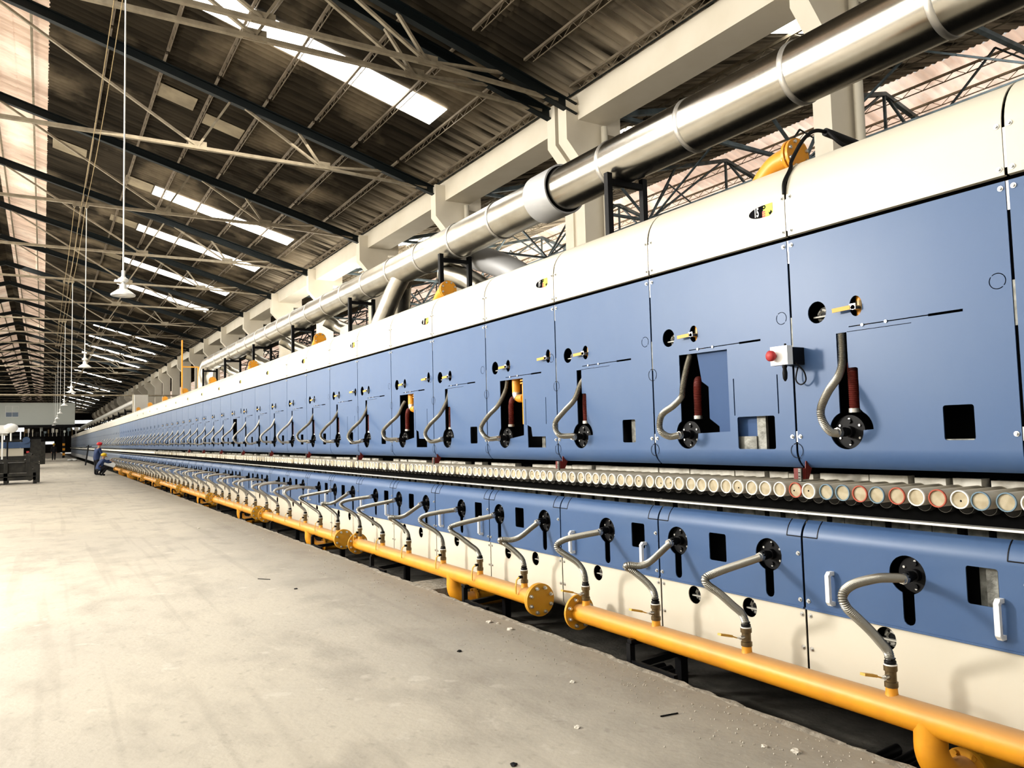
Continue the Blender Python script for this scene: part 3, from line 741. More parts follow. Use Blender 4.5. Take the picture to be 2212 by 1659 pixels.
mb = MB(); mb.lathe((0, 0, 0), (1, 0, 0), [(0, .001), (.0005, .005)], 8); HOLE = mb.mesh('peg_hole', M['black_matt'])
mb = MB(); mb.smooth = True; mb.lathe((0, 0, 0), (1, 0, 0), [(0, .034), (.003, .037), (.05, .037)], 18); WHEEL = mb.mesh('support_wheel', mat('greasy_wheel', (0.01, 0.01, 0.009), 0.6))
mb = MB(); 
i0 = mb.ring((-.001, 0, 0), (1, 0, 0), .0365, 24); i1 = mb.ring((-.001, 0, 0), (1, 0, 0), .0345, 24)
for j in range(24): mb.face((i1+j, i0+j, i0+(j+1) % 24, i1+(j+1) % 24)); mb.face((i0+j, i1+j, i1+(j+1) % 24, i0+(j+1) % 24))
WRIM = mb.mesh('wheel_rim', mat('worn_rim', (0.32, 0.31, 0.28), 0.4, 0.6))
Y0R = 1.618*3.52/3.3
pat = {0: 'b', 1: 'b', 2: 'w', 3: 'r', 4: 'w', 5: 'r', 6: 'b', 7: 'r', 8: 'b', 9: 'b', 10: 'w', 11: 'r'}
n_of = {'r': 0, 'b': 0}
for i in range(300):
    y = Y0R+RP*(i-1)
    c = pat.get(i-1+1, 'w') if i > 0 else 'w'
    c = pat.get(i-1, 'w')
    if c == 'w': lab = 'cream ceramic roller tube with plain white rim poking out of the kiln slot'
    else:
        n_of[c] += 1; lab = 'ceramic roller tube with %s painted rim, %s such from the right' % ({'r': 'red', 'b': 'grey blue'}[c], nth(n_of[c]))
    t = thing('ceramic_roller', lab, 'roller', (3.475+rnd.uniform(-.008, .012) if i < 70 else 3.475+rnd.uniform(0, .03), y, -.3365), group='ceramic rollers with white rims' if c == 'w' else None, rot=(rnd.uniform(-3, 3), 0, 0))
    part('roller_tube', TUBE, t)
    if not (i > 45 and rnd.random() < .2): part('end_rim', RIM[c], t, label={'w': None, 'r': 'red painted rim', 'b': 'grey blue painted rim'}[c])
    if i < 40 and rnd.random() < .5: part('peg_hole', HOLE, t, (.0035, rnd.uniform(-.01, .01), rnd.uniform(-.015, .01)))
for i in range(120):
    t = thing('support_wheel', 'black support wheel with worn bright rim below the roller tubes', 'wheel', (3.57, Y0R+RP*(i-1)+.02, -.372), group='support wheels under the rollers', mesh=WHEEL)
    if i < 90: part('wheel_rim', WRIM, t)
mb = MB(); mb.smooth = True; yy = Y0R+RP*299
while yy < YEND: mb.lathe((3.48, yy, -.3365), (1, 0, 0), [(0, .034), (.002, .04), (.36, .04)], 8); yy += RP
thing('distant_rollers', 'far run of cream ceramic rollers blurring into one pale line', 'rollers', mesh=mb.mesh('distant_rollers', M['ceramic_rim']))['kind'] = 'stuff'
# red clamp brackets at every other seam
mb = MB(); mb.box((-.02, -.03, -.285), (.03, .025, -.225)); mb.m(1); mb.box((-.03, -.03, -.295), (-.015, -.012, -.225)); mb.m(0); mb.prism([(.01, -.19), (.02, -.18), (.06, -.225), (.03, -.285), (.0, -.285)], 1, -.035, -.030)
for z in (-.25, -.27, -.285): mb.m(2); mb.box((-.032, -.024, z), (-.03, -.014, z+.004))
mb.m(1); mb.box((-.02, .0, -.34), (.05, .015, -.3))
CL = mb.mesh('red_clamp', [M['dark_red'], M['foil'], M['black']])
for i in range(10): thing('cable_clamp', 'small dark red clamp under the seam, %s from the right' % nth(i+1), 'clamp', (FX, S(1+2*i)-.01, 0), group='red clamps under the kiln seams', mesh=CL)

# ------------------------------------------------------------------ burners and hoses
def burner_meshes():
    mb = MB(); mb.smooth = False
    mb.lathe((.05, 0, 0), (-1, 0, 0), [(0, .088), (.018, .088)], 26); plate = mb.mesh('mounting_plate', M['black'])
    mb = MB()
    for k in range(6):
        t = math.radians(30+60*k); mb.lathe((.032, .066*math.cos(t), .066*math.sin(t)), (-1, 0, 0), [(0, .0065), (.006, .0065)], 8)
    bolts = mb.mesh('plate_bolts', M['bolt'])
    mb = MB(); mb.smooth = True; mb.lathe((.035, 0, 0), (-1, 0, 0), [(0, .03), (.03, .03), (.03, .022), (.055, .022)], 14)
    for z in (-.055, .055): mb.lathe((.034, 0, z), (-1, 0, 0), [(0, .012), (.012, .012)], 6)
    mb.smooth = False; mb.lathe((-.02, 0, 0), (-1, 0, 0), [(0, .028), (.03, .028), (.03, .024), (.045, .024)], 6)
    noz = mb.mesh('nozzle', M['black'])
    return plate, bolts, noz
BP, BB, BN = burner_meshes()
def hose_mesh(pts, r=.0225, pitch=.0088, n=14):
    c = resample(catmull(pts, 24), pitch/4); mb = MB(); mb.smooth = True
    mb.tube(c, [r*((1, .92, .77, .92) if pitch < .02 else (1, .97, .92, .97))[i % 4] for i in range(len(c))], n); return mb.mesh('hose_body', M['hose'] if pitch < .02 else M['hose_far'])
lowp = [
 [(-.06,0,-.735),(-.14,0,-.722),(-.285,0,-.708),(-.43,.02,-.722),(-.505,.02,-.757),(-.500,.01,-.81),(-.44,0,-.865),(-.352,0,-.933),(-.28,0,-.996),(-.228,0,-1.046),(-.213,0,-1.085),(-.212,0,-1.1)],
 [(-.07,0,-.738),(-.198,0,-.754),(-.352,0,-.773),(-.452,0,-.789),(-.502,.01,-.808),(-.484,.01,-.845),(-.41,0,-.898),(-.314,0,-.973),(-.247,0,-1.025),(-.219,0,-1.071),(-.212,0,-1.1)],
 [(-.06,0,-.735),(-.131,0,-.775),(-.244,0,-.838),(-.331,0,-.855),(-.405,.02,-.845),(-.41,.04,-.86),(-.375,.01,-.888),(-.293,0,-.954),(-.235,0,-1.012),(-.213,0,-1.06),(-.212,0,-1.1)],
 [(-.07,0,-.735),(-.252,0,-.747),(-.389,0,-.763),(-.455,0,-.795),(-.425,0,-.841),(-.293,0,-.927),(-.235,0,-.99),(-.214,0,-1.05),(-.212,0,-1.1)]]
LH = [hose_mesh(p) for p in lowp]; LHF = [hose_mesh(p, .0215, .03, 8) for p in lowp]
upp = [
 [(.0,.0,.49),(.0,0,.419),(-.008,0,.330),(-.044,0,.262),(-.135,0,.180),(-.198,0,.094),(-.188,0,.028),(-.131,0,-.025),(-.07,0,-.035)],
 [(.05,0,.491),(.017,0,.413),(-.024,0,.286),(-.039,0,.219),(-.115,0,.16),(-.206,0,.111),(-.236,0,.054),(-.228,0,-.003),(-.158,0,-.037),(-.07,0,-.03)],
 [(.04,0,.42),(.007,0,.374),(-.05,0,.263),(-.151,0,.173),(-.232,0,.095),(-.24,0,.036),(-.194,0,-.016),(-.07,0,-.02)],
 [(.045,0,.5),(.02,0,.40),(-.06,0,.27),(-.16,0,.18),(-.235,0,.09),(-.235,0,.03),(-.17,0,-.03),(-.07,0,-.03)],
 [(.04,0,.48),(.0,0,.36),(-.08,0,.23),(-.2,0,.12),(-.25,0,.03),(-.2,0,-.045),(-.12,0,-.045),(-.07,0,-.03)]]
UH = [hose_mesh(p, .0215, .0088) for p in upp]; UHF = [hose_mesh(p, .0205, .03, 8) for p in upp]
mb = MB(); mb.lathe((-.055, 0, 0), (-1, 0, 0), [(0, .026), (.022, .026)], 8); mb.smooth = True; mb.lathe((-.077, 0, 0), (-1, 0, 0), [(0, .022), (.014, .021)], 14); FERR = mb.mesh('hose_ferrule', M['steel'])
rp = catmull([(.035, 0, .04), (.035, 0, .13), (.035, 0, .21), (.05, .01, .26), (.09, .04, .285)], 8); rp = resample(rp, .0026); mb = MB(); mb.smooth = True
mb.tube(rp, [.027*(1, .93, .84, .93)[i % 4] for i in range(len(rp))], 12); mb.cur = 1; mb.lathe((.035, 0, .025), (0, 0, 1), [(0, .03), (.022, .03)], 12); REDH = mb.mesh('air_hose', [M['red_hose'], M['steel']])

# lower burners
lower = []
for k in range(0, 40):
    for o in LB[bool(k % 2)]: lower.append(S(k)+o)
lower = [y for y in lower if y < 46.8]
lower[0] = 2.235
VS = {}
def valve_meshes():
    mb = MB(); mb.smooth = False; z = -1.213
    mb.lathe((0, 0, z), (0, 0, 1), [(0, .031), (.024, .031), (.026, .0255), (.072, .0255), (.074, .031), (.1, .031)], 8); body = mb.mesh('valve_body', M['brass'])
    mb = MB(); mb.smooth = True; mb.lathe((0, 0, z+.1), (0, 0, 1), [(0, .03), (.006, .03)], 14); tape = mb.mesh('seal_tape', M['tape'])
    mb = MB(); mb.lathe((0, 0, z+.106), (0, 0, 1), [(0, .026), (.012, .027), (.018, .021), (.026, .025)], 14); col = mb.mesh('collar', M['black'])
    mb = MB(); mb.m(1); mb.lathe((-.02, 0, z+.05), (-1, 0, 0), [(0, .012), (.03, .012), (.03, .007), (.04, .007)], 10); mb.beam((-.055, 0, z+.05), (-.09, 0, z+.06), .018, .005); mb.m(0)
    mb.beam((-.085, 0, z+.058), (-.12, 0, z+.072), .02, .006); mb.beam((-.12, 0, z+.072), (-.21, 0, z+.095), .026, .012); lh = mb.mesh('lever', [M['lever'], M['steel']])
    mb = MB(); mb.m(1); mb.lathe((-.02, 0, z+.05), (-1, 0, 0), [(0, .012), (.03, .012)], 10); mb.m(0); mb.beam((-.05, 0, z+.05), (-.075, 0, z+.03), .016, .005); mb.beam((-.075, 0, z+.03), (-.085, 0, z-.02), .006, .014, (0, 1, 0)); mb.beam((-.085, 0, z-.02), (-.085, 0, z-.08), .007, .016, (0, 1, 0)); ld = mb.mesh('lever', [M['lever'], M['black']])
    return body, tape, col, lh, ld
VB, VT, VC, VLH, VLD = valve_meshes()
XP = 3.388; ZP = -1.312
for i, y in enumerate(lower):
    near = i < 18
    bl = 'black round burner flange in a lower keyhole opening, %s from the right' % nth(i+1) if near else 'distant black burner flange in a lower keyhole opening'
    t = thing('gas_burner', bl, 'burner', (FX, y, -.728), group='lower row of gas burners')
    part('mounting_plate', BP, t); part('nozzle', BN, t)
    if near: part('plate_bolts', BB, t)
    hl = 'corrugated steel hose bulging from the %s lower burner down to its valve' % nth(i+1) if near else 'distant corrugated steel hose of the lower row'
    h = thing('flexible_hose', hl, 'hose', (FX, y, 0), group='lower row of corrugated hoses')
    v = i if i < 4 else (3 + (i*7 % 5) % 2 if i < 9 else 0 if i % 3 else 3)
    v = {0: 0, 1: 1, 2: 2, 3: 3, 4: 2, 5: 1, 6: 3, 7: 2, 8: 1, 9: 3, 10: 2, 11: 1}.get(i, (0, 3)[i % 2])
    part('hose_body', (LH if i < 12 else LHF)[v], h)
    if near: part('hose_ferrule', FERR, h, (0, 0, -.735))
    vl = 'brass ball valve under the %s lower hose, %s' % (nth(i+1), 'lever pointing to the aisle' if i < 4 else 'lever hanging down') if near else 'distant brass ball valve on the yellow gas pipe'
    t = thing('ball_valve', vl, 'valve', (XP, y, 0), group='ball valves on the yellow gas pipes')
    part('valve_body', VB, t); part('collar', VC, t); part('lever', VLH if i < 4 else VLD, t, label='yellow lever handle')
    if near: part('seal_tape', VT, t)
# upper burners
YU = [(k, S(k)+.855) for k in range(0, 52)]
for i, (k, y) in enumerate(YU):
    near = i < 18
    t = thing('gas_burner', 'black bolted burner flange of the upper panels, %s from the right' % nth(i+1) if near else 'distant burner flange of the upper panels', 'burner', (FX, y, -.028), group='upper row of gas burners')
    part('mounting_plate', BP, t); part('nozzle', BN, t)
    if near: part('plate_bolts', BB, t)
    if i < 10: part('air_hose', REDH, t, (.0, -.03 if k not in (1, 3, 5) else -.07, .075), label='dark red spiral air hose')
    if i > 40 and i % 2: continue
    h = thing('flexible_hose', 'corrugated steel hose looping out of the %s upper panel from the right' % nth(i+1) if near else 'distant corrugated steel hose of the upper row', 'hose', (FX, y, 0), group='upper row of corrugated hoses')
    v = {0: 0, 1: 1, 2: 2, 3: 3, 4: 4, 5: 2, 6: 4}.get(i, (2, 4, 3, 2, 3)[i % 5])
    part('hose_body', (UH if i < 9 else UHF)[v], h)
    if near: part('hose_ferrule', FERR, h, (0, 0, -.03))
# valves behind the small upper holes
mb = MB(); mb.smooth = True; mb.lathe((.05, 0, -.12), (0, 0, 1), [(0, .028), (.24, .028)], 14); mb.m(1); mb.lathe((.05, 0, -.02), (0, 0, 1), [(0, .032), (.05, .032)], 8); UVB = mb.mesh('valve_body', [M['yellow'], M['brass']])
mb = MB(); mb.lathe((.03, 0, -.01), (-1, 0, 0), [(0, .013), (.06, .013)], 10); mb.box((-.03, -.015, -.02), (-.026, .02, .01)); mb.m(1); mb.beam((-.03, .015, -.008), (-.034, .118, -.012), .022, .006, (1, 0, 0)); mb.m(0)
UVL = mb.mesh('lever', [M['steel'], M['lever']])
mb = MB(); mb.lathe((.09, 0, 0), (-1, 0, 0), [(0, .05), (.02, .05), (.022, .036), (.04, .036), (.042, .026), (.034, .024), (.03, .01)], 16); mb.box((.03, -.045, -.012), (.05, .045, -.004)); mb.m(1); mb.lathe((.058, 0, 0), (-1, 0, 0), [(0, .02), (.001, .02)], 12)
for k_ in range(5): mb.lathe((.049, .031*math.cos(k_*1.2566), .031*math.sin(k_*1.2566)), (-1, 0, 0), [(0, .006), (.003, .006)], 6)
KNOB = mb.mesh('regulator', [mat('cast_grey', (0.42, 0.41, 0.37), 0.6, 0.3), M['black']])
for i, (k, y) in enumerate(YU[:24]):
    near = i < 16
    t = thing('gas_valve', 'gas valve with yellow lever in the small hole of the %s upper panel' % nth(i+1) if near else 'distant gas valve with yellow lever in an upper panel', 'valve', (FX, y-.095, .624), group='gas valves in the upper panels')
    part('valve_body', UVB, t); part('lever', UVL, t, label='yellow lever handle')
    thing('regulator_knob', 'grey regulator inside the round hole of the %s upper panel' % nth(i+1) if near else 'distant grey regulator inside a round hole', 'regulator', (FX, y+.143, .61), group='regulators in the round upper holes', mesh=KNOB)
for k in (3, 5, 7): 
    t = thing('gas_valve', 'extra yellow lever valve at the right margin of the %s upper panel' % nth(k+1), 'valve', (FX, S(k)+.112, .64)); part('valve_body', UVB, t); part('lever', UVL, t)
# regulators in the small base panel holes
for k in range(0, 20):
    for o in ((.40, .855) if k % 2 else (.70,)):
        thing('base_damper', 'pale damper disc in a round hole of the %s base panel' % nth(k+1), 'damper', (FX-.0, S(k)+o, -1.062), group='damper discs in the base panels', mesh=KNOB)
# yellow pipes showing in the open hatches
for k in (3, 5):
    t = thing('air_pipe', 'yellow air pipe with side branch inside the open hatch, %s from the right' % ('first' if k == 3 else 'second'), 'pipe', (FX, S(k), 0))
    mb = MB(); mb.smooth = True; mb.cyl((.09, .585, .09), (.09, .585, .46), .05, 18); mb.lathe((.09, .585, .45), (0, 0, 1), [(0, .066), (.012, .066)], 18); mb.lathe((.09, .585, .475), (0, 0, 1), [(0, .066), (.012, .066)], 18)
    part('main_pipe', mb.mesh('main_pipe', M['yellow']), t)
    mb = MB(); mb.smooth = True; mb.cyl((.08, .755, .38), (.08, .755, .6), .042, 16); mb.tube(catmull([(.08, .755, .38), (.08, .74, .345), (.08, .7, .325), (.08, .63, .325)], 6), .038, 14); mb.m(1); mb.tube(catmull([(.08, .756, .39), (.08, .75, .355), (.08, .725, .332)], 6), .042, 14)
    part('branch_pipe', mb.mesh('branch_pipe', [M['yellow'], M['band']]), t)
# emergency stop box and its bracket
t = thing('emergency_stop', 'white emergency stop box with red mushroom button at the seam', 'switch box', (3.45, 2.838, .397))
mb = MB(); mb.box((0, -.057, -.052), (.045, .057, .052)); mb.m(1)
for y in (-.045, .045):
    for z in (-.04, .04): mb.lathe((0, y, z), (-1, 0, 0), [(0, .005), (.001, .005)], 8)
part('housing', mb.mesh('housing', [M['white'], M['steel']]), t)
mb = MB(); mb.smooth = True; mb.lathe((0, .03, .0), (-1, 0, 0), [(0, .016), (.02, .016), (.02, .029), (.036, .03), (.046, .02), (.048, .002)], 20); part('stop_button', mb.mesh('stop_button', M['red']), t, label='red mushroom button')
mb = MB(); mb.box((.045, -.05, -.05), (.15, .05, .045)); mb.lathe((.02, -.02, -.052), (0, 0, -1), [(0, .012), (.012, .014), (.02, .01), (.045, .014), (.075, .012), (.09, .004)], 12); mb.smooth = True
mb.lathe((.02, -.03, .052), (0, 0, 1), [(0, .006), (.012, .006)], 8)
mb.tube(catmull([(.07, -.05, -.04), (.10, -.08, -.09), (.12, -.075, -.14), (.12, -.04, -.16), (.12, -.01, -.13), (.13, -.02, -.06)], 6), .004, 8)
part('back_box', mb.mesh('back_box', M['black']), t, label='black rear box with cable gland')
# painted ring marks over the seams are decals on thin discs
mb = MB(); n = 30
for k in range(n):
    if k % 15 == 4: continue
    a, c = 2*PI*k/n, 2*PI*(k+1)/n; i = len(mb.v); r = .042
    mb.v += [(-.0015, r*math.cos(a), r*math.sin(a)), (-.0015, r*math.cos(c), r*math.sin(c)), (-.0015, (r-.0035)*math.cos(c), (r-.0035)*math.sin(c)), (-.0015, (r-.0035)*math.cos(a), (r-.0035)*math.sin(a))]
    mb.face((i, i+1, i+2, i+3)); mb.face((i+3, i+2, i+1, i))
RG = mb.mesh('cutting_ring', M['black'])
for k in range(1, 8):
    part('cutting_ring', RG, SEC[k], (0, 0, .388)); part('cutting_ring', RG, SEC[k], (-.001, 0, -.128))

# ------------------------------------------------------------------ yellow gas pipes
def flange(mb, y, dirn, r=.128, t=.022):
    mb.cur = 1; mb.smooth = False; mb.lathe((0, y, 0), (0, dirn, 0), [(0, r), (t, r)], 36)
def flange_part(name, y, dirn, parent, blind):
    r = .128; mb = MB(); mb.lathe((0, y, 0), (0, dirn, 0), [(0, r), (.02, r)], 40)
    mb.lathe((0, y+.022*dirn, 0), (0, dirn, 0), [(0, r), (.02, r)], 40) if blind else None
    f = part(name, mb.mesh(name, M['yellow_flange']), parent)
    bl = MB(); bl.lathe((0, 0, 0), (0, -1, 0), [(0, .015), (.014, .015)], 6); bl.smooth = True; bl.lathe((0, .03, 0), (0, -1, 0), [(0, .009), (.06, .009)], 8)
    bm_ = bl.mesh('flange_bolt', M['bolt'])
    for k in range(8):
        a = 2*PI*(k+.5)/8; part('flange_bolt', bm_, f, (.1*math.cos(a), y-.042 if blind else y-.018, .1*math.sin(a)))
    return f
R_P = .0685
for j in range(-1, 9):
    y0, y1 = (5.245+4.68*j, 5.245+4.68*j+4.13)
    if j == -1: y0 = .3; y1 = 4.70
    lab = ['near yellow gas pipe running out of the lower right corner', 'second yellow gas pipe with a large blind flange facing the camera'] [j+1] if j < 1 else 'yellow gas pipe length with end flanges, %s from the right' % nth(j+2)
    t = thing('gas_pipe', lab, 'gas pipe', (XP, y0, ZP), group='yellow gas pipes along the kiln foot')
    L = y1-y0; mb = MB(); mb.smooth = True; mb.cyl((0, .0, 0), (0, L, 0), R_P, 28)
    part('pipe_body', mb.mesh('pipe_body', M['yellow']), t)
    if j >= 0: flange_part('blind_flange', .0, -1, t, True)
    flange_part('end_flange', L, -1, t, False)
    sm = MB(); sm.smooth = True; sm.lathe((0, 0, .05), (0, 0, 1), [(0, .036), (.02, .028), (.055, .0262)], 16)
    sme = sm.mesh('riser_stub', M['yellow'])
    for y in lower:
        if y0 < y < y1: part('riser_stub', sme, t, (0, y-y0, 0))
    # down elbow, about one and a half sections into the pipe
    ye = (2.06 if j == -1 else 6.72+4.68*j)-y0
    mb = MB(); mb.smooth = True; e = [(0, ye, 0), (0, ye, -.07), (0, ye, -.13), (.015, ye-.01, -.185), (.06, ye-.025, -.235), (.125, ye-.035, -.255), (.2, ye-.04, -.258)]
    mb.tube(catmull(e, 6), .07, 22); part('down_elbow', mb.mesh('down_elbow', M['yellow']), t)
    mb = MB(); mb.lathe((.19, ye-.04, -.258), (1, -.12, 0), [(0, .105), (.018, .105), (.018, .07), (.3, .07)], 28)
    for q_ in range(6): mb.lathe((.18, ye-.04+.088*math.cos(q_*1.047), -.258+.088*math.sin(q_*1.047)), (1, 0, 0), [(0, .012), (.05, .012)], 6)
    part('elbow_flange', mb.mesh('elbow_flange', M['yellow_flange']), t)
# black brackets carrying the pipe
mb = MB(); mb.beam((3.30, 0, -1.375), (3.75, 0, -1.375), .04, .035); mb.beam((3.31, 0, -1.56), (3.31, 0, -1.38), .04, .04); mb.beam((3.31, 0, -1.53), (3.9, 0, -1.5), .04, .04); mb.beam((3.75, 0, -1.8), (3.75, 0, -1.38), .06, .06)
mb.beam((3.31, -.42, -1.50), (3.31, 0, -1.50), .03, .03); BR = mb.mesh('pipe_bracket', M['black'])
for i in range(14):
    y = 4.02+2.33*i; thing('pipe_bracket', 'black steel bracket under the yellow gas pipe, %s from the right' % nth(i+1), 'bracket', (0, y, 0), group='black brackets under the gas pipe', mesh=BR)
# rusty rollers lying in the pit
mb = MB(); mb.smooth = True; mb.cyl((0, 0, 0), (.5, .04, 0), .03, 12); mb.m(1); mb.lathe((-.004, 0, 0), (1, .08, 0), [(0, .0275), (.003, .031)], 14, False); PR = mb.mesh('old_tube', [M['black'], M['steel']])
for i, y in enumerate((2.42, 2.5, 2.6, 4.3, 4.38, 4.46)): thing('old_tube', 'old tube lying in the dark pit, %s from the right' % nth(i+1), 'tube', (3.52, y, FLOOR-.27), group='old tubes in the pit', mesh=PR)
mb = MB(); mb.box((3.3, 7.0, -1.59), (3.7, 7.5, -1.50)); thing('concrete_block', 'pale concrete block wedged at the pit edge behind the elbow', 'block', (0, 0, 0), mesh=mb.mesh('concrete_block', M['kerb']))
# chips and rubble on the floor
def chip(r, seed, m):
    bm = bmesh.new(); bmesh.ops.create_icosphere(bm, subdivisions=2, radius=r); q = random.Random(seed)
    for v in bm.verts: v.co *= q.uniform(.55, 1.1); v.co.z = max(v.co.z*.45, -.2*r)
    me = bpy.data.meshes.new('chip'); bm.to_mesh(me); bm.free(); me.materials.append(m); return me
chips = [chip(.02, 1, M['debris']), chip(.03, 2, M['debris']), chip(.012, 3, M['debris']), chip(.02, 4, M['black'])]
for i, (x, y, c, l) in enumerate([(3.0, 2.48, 1, 'white plaster crumb near the right pit edge'), (2.93, 2.6, 0, 'flat pale chip beside the plaster crumb'), (3.08, 5.5, 1, 'larger white plaster lump before the blind flange'), (3.12, 5.42, 0, 'white plaster flake beside the larger lump'),
        (3.1, 5.2, 1, 'white flake touching the pit kerb'), (2.75, 3.9, 0, 'pale pebble on the floor left of the kerb'), (2.2, 7.9, 3, 'small black scrap lying on the floor'), (2.5, 4.9, 3, 'dark flat pebble in front of the pit kerb'), (2.35, 14.5, 1, 'flat pale rag like scrap in mid floor'), (2.9, 12.2, 0, 'white chip by the third gas pipe'),
        (1.85, 3.1, 3, 'dark crumb in the near floor'), (2.35, 3.3, 0, 'tiny pale chip in the near floor')]):
    thing('plaster_chip', l, 'debris', (x, y, FLOOR+.003), rot=(0, 0, i), mesh=chips[c])
for i, (x, y, a, L, l) in enumerate([(2.9, 3.15, .5, .12, 'short black stick on the floor near the pit'), (2.12, 8.6, 1.35, .45, 'long thin black rod lying across the floor'), (2.0, 2.35, .15, .7, 'thin dark crack line rod at the bottom of the floor')]):
    mb = MB(); mb.smooth = True; mb.cyl((0, 0, .004), (-L*math.cos(a)*1, L*math.sin(a)*.3, .004), .004, 8); thing('thin_rod', l, 'rod', (x, y, FLOOR), mesh=mb.mesh('thin_rod', M['black']))
mb = MB(); q = random.Random(5)
for i in range(900):
    y = q.uniform(1.5, 16) if i % 3 else q.uniform(1.5, 5); x = 3.2-abs(q.gauss(0, .28)); r = q.uniform(.002, .007); z = FLOOR+.001
    if x > 3.2: continue
    mb.v += [(x-r, y-r, z), (x+r, y-r*.6, z), (x+r*.4, y+r, z), (x, y, z+r)]; k = len(mb.v)-4
    for f in ((0,1,3),(1,2,3),(2,0,3)): mb.face([k+j for j in f])
thing('grit', 'pale grit and crumbs scattered along the pit edge', 'grit', mesh=mb.mesh('grit', M['debris']))['kind'] = 'stuff'

# ------------------------------------------------------------------ ducts on the kiln
XD, ZD, RD = 4.64, 2.556, .2266
t = thing('exhaust_duct', 'big polished metal exhaust duct running above the kiln', 'duct', (XD, 0, ZD))
mb = MB(); mb.smooth = True; mb.cyl((0, .3, 0), (0, 6.62, 0), RD, 48, False); part('duct_body', mb.mesh('duct_body', M['duct']), t, label='mirror polished near duct length')
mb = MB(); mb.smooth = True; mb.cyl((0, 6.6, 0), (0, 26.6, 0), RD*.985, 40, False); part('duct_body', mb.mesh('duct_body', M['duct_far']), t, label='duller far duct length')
mb = MB(); mb.smooth = True; mb.tube(catmull([(0, 26.5, 0), (0, 26.9, -.02), (0, 27.25, -.18), (0, 27.4, -.5), (0, 27.4, -1.0)], 6), RD*.985, 32); part('duct_elbow', mb.mesh('duct_elbow', M['duct_far']), t)
mb = MB(); mb.smooth = True; mb.lathe((0, 6.45, 0), (0, 1, 0), [(0, .245), (0, .262), (.005, .264), (.42, .262), (.43, .25), (.43, .235)], 48, False); part('duct_sleeve', mb.mesh('duct_sleeve', M['sleeve']), t, label='dull grey connecting sleeve')
mb = MB(); mb.smooth = True; mb.lathe((0, -.025, 0), (0, 1, 0), [(0, RD), (.006, RD+.007), (.044, RD+.007), (.05, RD)], 44, False); BD = mb.mesh('duct_band', M['band'])
for i in range(23):
    y = 2.45+1.06*i
    if 6.2 < y < 7.1: continue
    part('duct_band', BD, t, (0, y, 0))
# branch ducts going down to the kiln top
def duct(label, pts, r, m=M['duct_far'], n=28):
    mb = MB(); mb.smooth = True; mb.tube(catmull(pts, 6), r, n); return thing('branch_duct', label, 'duct', mesh=mb.mesh('branch_duct', m))
duct('slanting metal branch duct dropping from the main duct to the kiln roof', [(4.62, 10.7, 2.45), (4.55, 10.95, 2.15), (4.45, 11.2, 1.75), (4.42, 11.3, 1.55)], .14)
duct('second branch duct close behind the slanting one', [(4.8, 11.1, 2.4), (4.9, 11.4, 2.1), (4.95, 11.6, 1.6)], .14)
duct('grey branch duct sloping down behind the main duct near the sleeve', [(5.0, 9.3, 2.5), (5.2, 8.6, 2.2), (5.5, 8.0, 1.75), (5.55, 7.9, 1.55)], .17, M['sleeve'])
duct('shiny branch duct bending down beside the grey one', [(4.75, 9.6, 2.3), (5.0, 9.3, 2.15), (5.1, 8.9, 1.9), (5.15, 8.6, 1.6)], .15)
for i, y in enumerate((14.2, 17.5, 21, 24.5)): duct('crooked metal branch duct behind the black frames, %s from the right' % nth(i+1), [(4.75, y+.6, 2.35), (5.0, y+.5, 2.2), (5.2, y, 2.0), (5.25, y-.5, 1.7), (5.2, y-.7, 1.55)], .13)
t = thing('exhaust_duct', 'distant second exhaust duct above the far end of the kiln', 'duct', (4.4, 0, 2.25))
mb = MB(); mb.smooth = True; mb.cyl((0, 45.6, 0), (0, 132, 0), .26, 24, False); part('duct_body', mb.mesh('duct_body', M['duct_far']), t)
mb = MB(); mb.box((-.32, 44.6, -.75), (.32, 45.7, .32)); part('duct_box', mb.mesh('duct_box', M['band']), t)
mb = MB(); mb.box((-.45, 44.3, -.9), (-.37, 44.38, .3)); part('duct_post', mb.mesh('duct_post', M['cream']), t)
# support frames
mb = MB()
for x in (4.43, 4.85): mb.beam((x, 0, 1.5), (x, 0, 2.39), .055, .055, (0, 1, 0))
mb.beam((4.43, 0, 2.31), (4.85, 0, 2.31), .05, .05); FR = mb.mesh('duct_frame', M['black'])
for i in range(7): thing('duct_frame', 'black steel frame carrying the duct, %s from the right' % nth(i+1), 'frame', (0, 5.475+3.51*i, 0), group='black frames under the exhaust duct', mesh=FR)
mb = MB()
for x in (4.2, 4.62): mb.beam((x, 0, 1.5), (x, 0, 2.1), .09, .09, (0, 1, 0))
mb.beam((4.2, 0, 1.95), (4.62, 0, 1.95), .08, .08); FR2 = mb.mesh('duct_frame', M['black'])
for i in range(12): thing('duct_frame', 'distant black frame under the second duct', 'frame', (0, 47+4.6*i, 0), group='distant black duct frames', mesh=FR2)
mb = MB(); mb.beam((4.85, 0, 2.05), (5.5, -.15, 1.98), .05, .05); mb.beam((5.45, 0, 1.5), (5.45, 0, 2.1), .05, .05, (0, 1, 0)); mb.prism([(5.25, 1.85), (5.5, 2.2), (5.5, 1.6)], 1, -.01, .01); SB = mb.mesh('side_strut', M['black'])
for i in range(5): thing('side_strut', 'black side strut with gusset behind the duct frame, %s from the right' % nth(i+1), 'strut', (0, 8.985+3.51*i+.2, -.1), group='black side struts on the kiln roof', mesh=SB)
